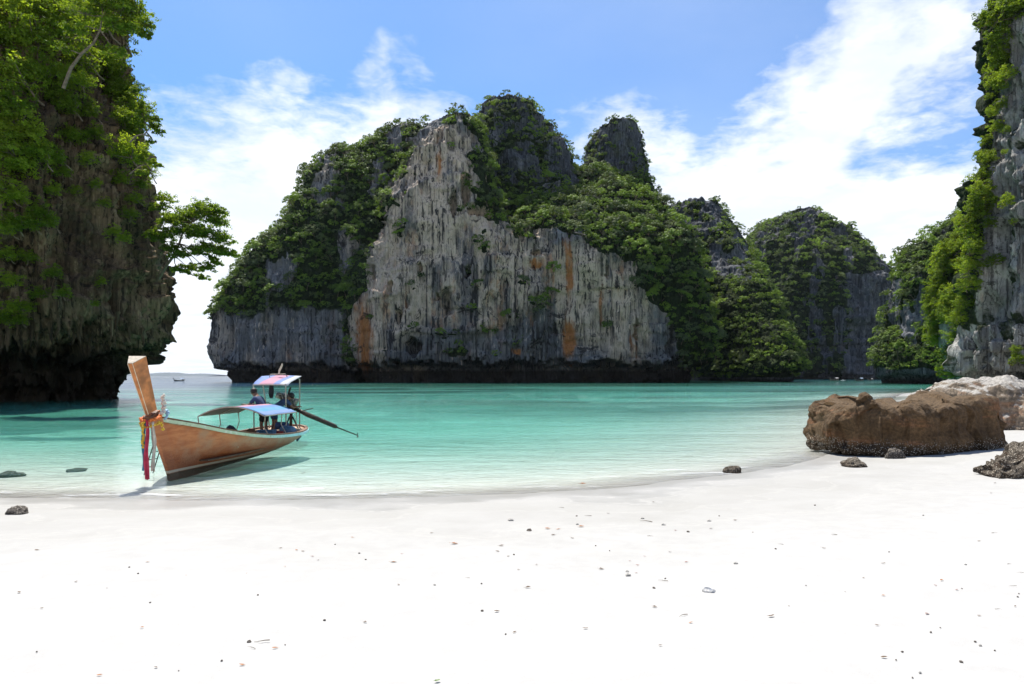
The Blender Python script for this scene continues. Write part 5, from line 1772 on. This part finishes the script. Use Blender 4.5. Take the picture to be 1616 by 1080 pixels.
    b.tube([(0.47, 7.5, 2.08), (0.42, 7.5, 2.16), (0.2, 7.52, 2.18), (-0.7, 7.52, 2.18), (-0.78, 7.48, 2.12)], 0.02, 7)
    b.tube([(-0.49, 6.0, 1.93), (0.50, 6.0, 1.93)], 0.018, 7)
    b.build('cross_bar', M['steel'], cn)
    b = MB()
    b.tube([(-0.44, 7.2, 2.16), (-0.40, 7.2, 2.26), (0.10, 7.2, 2.27), (0.16, 7.2, 2.17)], 0.016, 6)
    b.build('roof_rack_bar', M['steel'], cn)
    b = MB()
    b.tube([(-0.12, 7.2, 2.27), (-0.10, 7.2, 2.40), (-0.02, 7.2, 2.55), (-0.01, 7.2, 2.62)], [0.03, 0.035, 0.032, 0.02], 7)
    b.build('mast_stub', M['cream'], cn)
    b = MB()
    for xx in (-0.40, -0.12):
        b.tube([(xx, 5.9, 1.05)] + [(xx + 0.10 - 0.11 * math.cos(a), 5.9, 1.25 + 0.14 * math.sin(a)) for a in np.linspace(0.2, 3.0, 9)] + [(xx + 0.2, 5.9, 1.0)], 0.012, 5)
    b.tube([(-0.45, 5.9, 1.15), (0.1, 5.9, 1.12)], 0.012, 5)
    b.build('guard_rail', M['steel'], cn)
    # engine on its pivot, and the long tail
    en = link('engine', None, boat)
    ex, ey, ez = 0.12, 7.35, 1.38
    b = MB()
    b.box((ex, ey, ez), (0.34, 0.50, 0.30), Matrix.Rotation(0.45, 3, 'Y'), 0.03)
    b.box((ex - 0.08, ey, ez + 0.16), (0.26, 0.44, 0.12), Matrix.Rotation(0.45, 3, 'Y'), 0.02)
    b.box((ex + 0.12, ey + 0.02, ez - 0.22), (0.24, 0.34, 0.22), Matrix.Rotation(0.5, 3, 'Y'), 0.03)
    b.build('engine_block', M['black_metal'], en)
    b = MB()
    b.cyl((ex - 0.32, ey - 0.12, ez + 0.20), (ex - 0.10, ey - 0.12, ez + 0.12), 0.10, 14)
    b.build('air_filter', M['grey_metal'], en, True)
    b = MB()
    for i in range(5):
        b.tube([(ex - 0.10 + 0.09 * i, ey - 0.27, ez + 0.22 - 0.045 * i), (ex - 0.04 + 0.09 * i, ey - 0.30, ez + 0.05 - 0.045 * i), (ex + 0.06 + 0.08 * i, ey - 0.26, ez - 0.05 - 0.04 * i)], 0.022, 6)
    b.tube([(ex - 0.2, ey - .24, ez + 0.26), (ex + 0.28, ey - .24, ez + 0.03)], 0.03, 7)
    b.build('manifold_pipe', M['grey_metal'], en, True)
    b = MB()
    b.tube([(ex + 0.02, ey, ez + 0.2), (ex + 0.07, ey, ez + 0.38), (ex + 0.10, ey, ez + 0.45)], [0.03, 0.035, 0.025], 7)
    b.build('exhaust_pipe', M['black_metal'], en, True)
    b = MB()
    b.cyl((ex + 0.24, ey - .05, ez - 0.06), (ex + 0.30, ey - .05, ez - 0.09), 0.17, 16)
    b.build('flywheel', M['grey_metal'], en, True)
    b = MB()
    b.tube([(ex + 0.1, ey, 0.45), (ex + 0.12, ey, ez - 0.25)], 0.05, 8)
    b.tube([(ex - 0.12, ey + .1, 0.45), (ex + 0.06, ey, 0.85)], 0.025, 6)
    b.tube([(ex + 0.32, ey + .1, 0.45), (ex + 0.16, ey, 0.85)], 0.025, 6)
    b.build('pivot_post', M['black_metal'], en, True)
    b = MB()
    b.tube([(ex + 0.1, ey, 0.98), (ex + 0.40, ey, 1.02), (ex + 0.82, ey + .1, 1.13)], 0.016, 6)
    b.build('tiller_bar', M['black_metal'], en)
    ta = link('propeller_tail', None, boat)
    b = MB()
    b.tube([(ex + 0.15, ey, 1.18), (ex + 0.62, ey + 0.10, 0.90), (ex + 1.50, ey + 0.30, 0.50), (ex + 1.56, ey + 0.32, 0.475)], [0.06, 0.068, 0.070, 0.05], 9)
    b.build('shaft_housing', M['black_metal'], ta, True)
    b = MB()
    b.tube([(ex + 0.5, ey + .08, 1.04), (ex + 1.52, ey + 0.30, 0.56)], 0.02, 6)
    b.build('brace_rod', M['grey_metal'], ta)
    b = MB()
    b.tube([(ex + 1.54, ey + 0.31, 0.48), (ex + 2.2, ey + 0.48, 0.19)], [0.024, 0.018], 7)
    b.build('shaft', M['black_metal'], ta)
    b = MB()
    for a in (0, 2.1, 4.2):
        q = Matrix.Rotation(a, 3, 'X') @ Vector((0, 0, 0.09))
        b.box(Vector((ex + 2.22, ey + 0.485, 0.18)) + q * 0.6, (0.02, 0.05, 0.10), Matrix.Rotation(a, 3, 'X'), 0.008)
    b.build('propeller', M['black_metal'], ta)
    # rudder-like skeg under the stern
    b = MB()
    b.box((0.35, 7.72, 0.12), (0.05, 0.30, 0.16), Matrix.Rotation(0.3, 3, 'X'), 0.01)
    b.build('skeg', M['navy_cloth'], boat)
    return boat


longtail_boat()


def bp(x, y, z):
    return Vector((BX + x, BY + y, z))


# cargo that lies in the boat
b = MB(); b.box((0, 0, 0), (0.50, 0.34, 0.30), None, 0.02); b.box((0, 0, 0.165), (0.53, 0.37, 0.04), None, 0.012)
tag(b.build('cool_box', M['blue_paint'], None, loc=bp(0.28, 5.0, 0.42)), 'blue cool box standing amidships under the low awning', 'cool box')
b = MB()
b.tube([(0, -0.26, 0), (0, -0.24, 0), (0, -0.1, 0), (0, 0.1, 0), (0, 0.24, 0), (0, 0.26, 0)], [0.10, 0.15, 0.16, 0.16, 0.15, 0.10], 16)
tag(b.build('fuel_drum', M['blue_paint'], None, True, loc=bp(0.62, 5.9, 0.50), rot=(0, 0, 0.9)), 'blue drum lying by the rail near the stern of the long-tail boat', 'drum')
b = MB()
b.tube([(0, -0.2, 0), (0, -0.18, 0), (0, 0.18, 0), (0, 0.2, 0)], [0.09, 0.13, 0.13, 0.09], 16)
tag(b.build('fuel_drum', M['navy_cloth'], None, True, loc=bp(0.20, 6.6, 0.60), rot=(0, 0, 1.2)), 'darker blue can on the stern deck beneath the engine', 'drum')
b = MB(); b.box((0, 0, 0), (0.34, 0.30, 0.26), None, 0.03)
tag(b.build('crate', M['red_cloth'], None, loc=bp(0.50, 5.35, 0.40), rot=(0, 0, .3)), 'small dull red crate in front of the blue drum in the boat', 'crate')


def draped(name, mat, label, cat, p0, w, l, h, seed):
    n = 14
    b = MB()
    rows = []
    for i in range(n):
        r = []
        for j in range(n):
            u, v = i / (n - 1) - .5, j / (n - 1) - .5
            z = h * (1 - (2 * abs(u)) ** 2.2) * (1 - 0.6 * (2 * abs(v)) ** 2.5)
            q = np.array([[u * 5 + seed, v * 5, seed]])
            r.append((u * w, v * l, z + 0.05 * float(fbm(q, 2)[0])))
        rows.append(r)
    b.sheet(rows)
    tag(b.build(name, mat, None, True, loc=p0, solid=0.012), label, cat)


draped('life_vest_pile', M['red_cloth'], 'red cloth heap in the bow half of the boat, under the low awning', 'cloth', bp(-0.35, 2.7, 0.45), 0.95, 1.2, 0.36, 1.0)
draped('bag', M['dark_cloth'], 'black bag between the red heap and the awning posts in the boat', 'bag', bp(0.02, 3.15, 0.45), 0.42, 0.45, 0.42, 3.0)
draped('sack', M['cap_wood'], 'dark brown sack on the floor beside the seated shapes in the boat', 'sack', bp(0.05, 4.45, 0.34), 0.60, 0.50, 0.32, 5.0)
draped('towel', M['white_cloth'], 'white cloth lying over the boat rail below the low awning', 'towel', bp(0.42, 3.9, 0.48), 0.36, 0.3, 0.12, 6.0)
b = MB()
b.sheet([[(-0.07 * w_, 0.02 * math.sin(i), -i * 0.085), (0, -0.02, -i * 0.085), (0.07 * w_, 0.02 * math.cos(i), -i * 0.085)] for i, w_ in enumerate((0.8, 1.0, 1.15, 1.2, 1.0, 0.6))])
tag(b.build('hanging_cloth', M['dark_cloth'], None, True, loc=bp(-0.02, 6.25, 1.93), solid=0.02), 'dark cloth hanging from the roof of the high stern canopy', 'cloth')

# ladder against the far side of the bow
lad = thing('boarding_ladder', 'thin dark boarding ladder leaning on the hull behind the bow', 'ladder', bp(-0.50, 0.55, 0))
a0, a1, c0, c1 = Vector((-0.04, 0, 0.95)), Vector((-0.30, -0.1, -0.06)), Vector((0.0, 0.3, 0.95)), Vector((-0.26, 0.2, -0.06))
for s0, s1 in ((a0, a1), (c0, c1)):
    b = MB(); b.tube([s0, s1], 0.012, 6); b.build('rail', M['black_metal'], lad)
for f in (0.15, 0.32, 0.49, 0.66, 0.83):
    b = MB(); b.tube([a0.lerp(a1, f), c0.lerp(c1, f)], 0.009, 6); b.build('rung', M['black_metal'], lad)


# ribbons and flower garlands on the prow
def ribbon(mat, label, x, y, z0, z1, w, seed):
    b = MB()
    n = 18
    rows = []
    for i in range(n):
        f = i / (n - 1)
        sway = 0.012 * math.sin(f * 7 + seed)
        ww = w * (0.55 + 0.45 * min(1, f * 3)) * (1 + 0.15 * math.sin(f * 11 + seed))
        r = []
        for j in range(7):
            g = j / 6 - 0.5
            r.append((x + sway + g * ww, y + 0.02 * math.sin(g * 9 + seed + f * 2) + 0.01 * math.sin(f * 9 + seed), z0 + (z1 - z0) * f - 0.012 * math.cos(g * 8 + seed) * (f > .9)))
        rows.append(r)
    b.sheet(rows)
    tag(b.build('ribbon', mat, None, True, loc=(BX, BY, 0), solid=0.006), label, 'ribbon', 'ribbons hanging from the prow')


ribbon(M['rib_red'], 'long red ribbon hanging straight down from the prow', 0.05, -0.95, 1.30, 0.06, 0.10, 0.0)
ribbon(M['rib_blue'], 'teal blue ribbon hanging left of the red one from the prow', -0.035, -0.90, 1.28, 0.24, 0.075, 2.0)
ribbon(M['rib_white'], 'off-white ribbon hanging right of the red one from the prow', 0.135, -0.86, 1.26, 0.22, 0.085, 4.0)


def garland(mat, label, pts, r, n, seed):
    rng = np.random.default_rng(seed)
    pts = np.array(pts, float)
    seg = np.concatenate([[0], np.cumsum(np.linalg.norm(np.diff(pts, axis=0), axis=1))])
    b = MB()
    for s in np.linspace(0, seg[-1], n):
        c = np.array([np.interp(s, seg, pts[:, k]) for k in range(3)]) + rng.normal(0, r * 0.18, 3)
        rr = r * rng.uniform(0.8, 1.15)
        for q in range(5):
            dv = rand_dirs(1, rng)[0] * rr * 0.45
            b.ball(tuple(c + dv), (rr * 0.62, rr * 0.62, rr * 0.5), 1)
    tag(b.build('flower_garland', mat, None, False, loc=(BX, BY, 0)), label, 'garland', 'flower garlands on the prow')


def ring(cy, cz, rx, ry, tilt, n=26, a0=0, a1=2 * math.pi):
    return [(rx * math.cos(a), cy + ry * math.sin(a), cz + tilt * math.sin(a)) for a in np.linspace(a0, a1, n)]


garland(M['petal_orange'], 'orange flower garland wound round the prow', ring(-0.72, 1.33, 0.17, 0.22, 0.06), 0.042, 40, 1)
garland(M['petal_yellow'], 'yellow flower garland looped just below the orange one', ring(-0.70, 1.24, 0.17, 0.23, 0.10, a0=3.2, a1=6.3) + [(0.19, -0.62, 1.15), (0.20, -0.6, 1.06)], 0.035, 26, 2)
garland(M['petal_yellow'], 'long yellow flower string hanging down beside the red ribbon', [(-0.02, -0.96, 1.24), (-0.02, -0.97, 1.0), (-0.03, -0.97, 0.84), (0.0, -0.98, 0.74)], 0.036, 15, 3)
garland(M['petal_white'], 'white and pink flower cluster on the hull side of the prow', [(0.15, -0.60, 1.38), (0.17, -0.52, 1.46), (0.16, -0.50, 1.55), (0.14, -0.48, 1.66), (0.13, -0.5, 1.78)], 0.048, 17, 4)
garland(M['petal_blue'], 'pale blue flower wreath behind the white cluster on the prow', [(0.17, -0.45, 1.30), (0.20, -0.42, 1.38), (0.19, -0.42, 1.46)], 0.045, 9, 5)


# ------------------------------------------------------------------ people
def skin_body(name, joints, bones, root, mats, parent):
    names = list(joints)
    me = bpy.data.meshes.new(name)
    me.from_pydata([joints[n][0] for n in names], [(names.index(a), names.index(b)) for a, b in bones], [])
    o = link(name, me, parent)
    md = o.modifiers.new('skin', 'SKIN')
    md.use_smooth_shade = True
    layer = me.skin_vertices[0] if me.skin_vertices else None
    for i, n in enumerate(names):
        r = joints[n][1]
        layer.data[i].radius = r if hasattr(r, '__len__') else (r, r)
        layer.data[i].use_root = (n == root)
    ss = o.modifiers.new('smooth', 'SUBSURF')
    ss.levels = ss.render_levels = 1
    me.materials.append(mats)
    return o


def skin_mesh(verts):
    pass


def person(label, loc, rotz, J, shirt, shorts, group=None):
    """J: joint positions in metres in the person's own frame (x forward, z up)"""
    root = thing('person', label, 'person', loc, (0, 0, rotz), group)
    bm_ok = True
    def grow(name, verts, edges, rootv, mat):
        me = bpy.data.meshes.new(name)
        me.from_pydata([v[0] for v in verts], edges, [])
        o = link(name, me, root)
        md = o.modifiers.new('skin', 'SKIN')
        md.use_smooth_shade = True
        bmm = bmesh.new()
        bmm.from_mesh(me)
        lay = bmm.verts.layers.skin.verify()
        for v, src in zip(bmm.verts, verts):
            v[lay].radius = (src[1], src[2] if len(src) > 2 else src[1])
            v[lay].use_root = (v.index == rootv)
        bmm.to_mesh(me)
        bmm.free()
        ss = o.modifiers.new('smooth', 'SUBSURF')
        ss.levels = ss.render_levels = 1
        me.materials.append(mat)
        return o
    V, E = [], []
    def add(p, r, par=None, r2=None):
        V.append((tuple(p), r, r2 or r))
        if par is not None:
            E.append((par, len(V) - 1))
        return len(V) - 1
    pel = add(J['pelvis'], 0.13, None, 0.11)
    che = add(J['chest'], 0.15, add(J['waist'], 0.12, pel), 0.11)
    nek = add(J['neck'], 0.055, che)
    hed = add(J['head'], 0.088, nek)
    crn = add(J['crown'], 0.07, hed)
    fwd = Vector(J['face'])
    nose = add(Vector(J['head']) + fwd * 0.10, 0.018, hed)
    for s in ('l', 'r'):
        sh = add(J[s + 'sh'], 0.06, che)
        elb = add(J[s + 'el'], 0.04, sh)
        wr = add(J[s + 'wr'], 0.028, elb)
        d = (Vector(J[s + 'wr']) - Vector(J[s + 'el'])).normalized()
        side = d.cross(Vector((0, 0, 1)))
        side = side.normalized() if side.length > .01 else Vector((0, 1, 0))
        palm = add(Vector(J[s + 'wr']) + d * 0.07, 0.030, wr)
        for q, ln in ((-1.5, 0.06), (-0.5, 0.08), (0.5, 0.078), (1.5, 0.065)):
            k1 = add(Vector(J[s + 'wr']) + d * 0.11 + side * 0.016 * q, 0.009, palm)
            add(Vector(J[s + 'wr']) + d * (0.11 + ln * 0.8) + side * 0.018 * q + Vector((0, 0, -0.03)), 0.007, k1)
        add(Vector(J[s + 'wr']) + d * 0.06 + side * 0.055, 0.009, palm)
        hp = add(J[s + 'hip'], 0.085, pel)
        kn = add(J[s + 'kn'], 0.055, hp)
        an = add(J[s + 'an'], 0.038, kn)
        add(Vector(J[s + 'an']) + Vector((0.14, 0, -0.05)), 0.035, an)
    grow('body', V, E, pel, M['skin'])
    # shirt and shorts follow the limbs a little outside the skin
    V2 = [(J['pelvis'], 0.145, 0.125), (J['waist'], 0.14, 0.12), (J['chest'], 0.165, 0.125), (Vector(J['chest']).lerp(Vector(J['neck']), .7), 0.09, 0.08)]
    E2 = [(0, 1), (1, 2), (2, 3)]
    for s in ('l', 'r'):
        V2.append((J[s + 'sh'], 0.075, 0.075)); E2.append((2, len(V2) - 1))
        V2.append((Vector(J[s + 'sh']).lerp(Vector(J[s + 'el']), .75), 0.062, 0.062)); E2.append((len(V2) - 2, len(V2) - 1))
    grow('shirt', V2, E2, 0, shirt)
    V3 = [(J['pelvis'], 0.15, 0.13)]
    E3 = []
    for s in ('l', 'r'):
        V3.append((J[s + 'hip'], 0.105, 0.105)); E3.append((0, len(V3) - 1))
        V3.append((Vector(J[s + 'hip']).lerp(Vector(J[s + 'kn']), .85), 0.085, 0.085)); E3.append((len(V3) - 2, len(V3) - 1))
    grow('shorts', V3, E3, 0, shorts)
    b = MB()
    hp_, cp_ = Vector(J['head']), Vector(J['crown'])
    b.ball(hp_ + (cp_ - hp_) * 0.55 - fwd * 0.03, 0.105, 2)
    b.build('hair', M['hair'], root, True)
    b = MB()
    for s in (-1, 1):
        b.ball(hp_ + fwd * 0.085 + fwd.cross(Vector((0, 0, 1))) * 0.035 * s + Vector((0, 0, 0.02)), 0.014, 1)
    b.build('eyes', M['hair'], root)
    return root


def stand(lean, floor=0.0):
    """standing figure leaning forward (x) by lean radians at the hip"""
    s, c = math.sin(lean), math.cos(lean)
    up = lambda h: (0.0 + s * h, 0, 0.88 + c * h)
    J = dict(pelvis=(0, 0, 0.90), waist=up(0.18), chest=up(0.40), neck=up(0.56), head=(s * 0.66 + 0.05, 0, 0.88 + c * 0.66 + 0.0), crown=(s * 0.72 + 0.07, 0, 0.88 + c * 0.70 + 0.06), face=(0.9, 0, -0.4 * s))
    for sd, y in (('l', 1), ('r', -1)):
        q = up(0.47)
        J[sd + 'sh'] = (q[0], 0.17 * y, q[2])
        J[sd + 'el'] = (q[0] + 0.16, 0.22 * y, q[2] - 0.22)
        J[sd + 'wr'] = (q[0] + 0.36, 0.16 * y, q[2] - 0.20)
        J[sd + 'hip'] = (0, 0.09 * y, 0.86)
        J[sd + 'kn'] = (0.05, 0.11 * y, 0.47)
        J[sd + 'an'] = (-0.02, 0.12 * y, 0.08)
    return J


person('dark-haired person in a navy shirt and dark shorts standing stooped beneath the stern canopy', bp(-0.02, 5.7, 0.24), math.radians(165), stand(0.55), M['navy_cloth'], M['dark_cloth'])
person('person in dark blue clothes bending over the boat engine', bp(-0.14, 6.75, 0.24), math.radians(40), stand(0.95), M['navy_cloth'], M['navy_cloth'])


# ------------------------------------------------------------------ small boats far out
def small_boat(label, px, py, d, length, heading, roof_col, hull_col, crew=True):
    p = at(px, py, d)
    root = thing('longtail_boat', label, 'boat', (p[0], d, 0), (0, 0, heading))
    hm = simple('small_boat_hull', hull_col, 0.6)
    n = 15
    rows = []
    L = length
    for i in range(n):
        t = i / (n - 1)
        w = 0.14 * L * (math.sin(math.pi * min(1, (0.06 + 0.88 * t))) ** 0.7)
        z = 0.10 * L * (0.75 + 1.1 * (1 - t) ** 3 + 0.25 * t ** 4)
        y = -L / 2 + L * t
        rows.append([(-w, y - 0.06 * L * (1 - t), z), (-w * .8, y, z * .35), (0, y, -0.15), (w * .8, y, z * .35), (w, y - 0.06 * L * (1 - t), z)])
    b = MB(); b.sheet(rows); b.build('hull', hm, root, True, solid=0.05)
    b = MB(); b.tube([(0, -L * .50, 0.14 * L), (0, -L * .58, 0.26 * L), (0, -L * .60, 0.36 * L)], [0.03 * L, 0.025 * L, 0.03 * L], 6); b.build('prow_post', hm, root)
    rc = simple('small_boat_roof', roof_col, 0.7)
    b = MB(); b.sheet([[(-.13 * L, y, .27 * L), (0, y, .31 * L), (.13 * L, y, .27 * L)] for y in (.08 * L, .25 * L, .42 * L)]); b.build('canopy', rc, root, solid=0.04)
    for sx in (-1, 1):
        for yy in (.1, .4):
            b = MB(); b.tube([(sx * .12 * L, yy * L, .08 * L), (sx * .12 * L, yy * L, .275 * L)], 0.006 * L, 5); b.build('post', M['steel'], root)
    b = MB(); b.box((0, .47 * L, .19 * L), (.06 * L, .10 * L, .07 * L), None, 0.02); b.tube([(0, .5 * L, .17 * L), (0.05 * L, .75 * L, .03 * L)], 0.008 * L, 5); b.build('engine', M['black_metal'], root)
    if crew:
        b = MB(); b.tube([(0, 0, 0.10 * L), (0, 0, .17 * L), (0, 0, .21 * L), (0, 0, .222 * L)], [.035 * L, .04 * L, .022 * L, .018 * L], 8); b.ball((0, 0, .245 * L), .024 * L, 2)
        for sx in (-1, 1):
            b.tube([(sx * .035 * L, 0, .195 * L), (sx * .05 * L, -.02 * L, .15 * L), (sx * .04 * L, -.05 * L, .12 * L)], [.012 * L, .01 * L, .007 * L], 6)
        o = b.build('person', M['dark_cloth'], None, True, loc=(p[0] + math.sin(-heading) * .02 * L, d, 0), rot=(0, 0, heading))
        o.location = Vector((p[0], d, 0)) + Matrix.Rotation(heading, 3, 'Z') @ Vector((0, .33 * L, 0))
        tag(o, 'person in dark clothes at the stern of the dark boat far out at sea', 'person')
    return root


small_boat('small dark long-tail boat alone on the open sea, left of the island', 283, 601, 300, 4.2, math.radians(-62), (0.20, 0.28, 0.45), (0.025, 0.03, 0.03))
small_boat('far long-tail boat with a white roof and a splash behind it', 1317, 602, 330, 4.6, math.radians(-78), (0.6, 0.6, 0.6), (0.16, 0.14, 0.09), False)
small_boat('far long-tail boat with pale blue roof close to the headland', 1356, 602.5, 300, 4.6, math.radians(-70), (0.42, 0.55, 0.72), (0.10, 0.11, 0.09), False)
small_boat('tiny boat half hidden beside the headland cliff', 1374, 601, 345, 3.0, math.radians(-80), (0.5, 0.5, 0.48), (0.2, 0.18, 0.15), False)
q = at(1329, 602, 330)
rs = np.random.default_rng(3)
b = MB()
for i in range(26):
    f = rs.random()
    b.ball((q[0] - 0.6 + 2.0 * f, q[1] + rs.normal(0, .2), 0.05 + 0.4 * rs.random() * (1 - abs(2 * f - 1))), 0.05 + 0.08 * rs.random(), 1)
o = b.build('splash', simple('foam', (0.8, 0.82, 0.82), 0.8))
o['kind'] = 'stuff'
o['label'] = 'white splash of spray behind the far white-roofed boat'

# ------------------------------------------------------------------ haze
def haze():
    m, k, out = new_mat('sea_air')
    v = k.node('ShaderNodeVolumePrincipled')
    v.inputs['Color'].default_value = (0.78, 0.88, 1.0, 1)
    v.inputs['Density'].default_value = 0.000022
    v.inputs['Anisotropy'].default_value = 0.0
    k.link(v.outputs[0], out.inputs['Volume'])
    b = MB()
    b.box((0, 6400, 58), (34000, 13800, 250))
    o = b.build('haze', m)
    o['kind'] = 'stuff'
    o['label'] = 'thin pale sea haze over the whole bay'
haze()
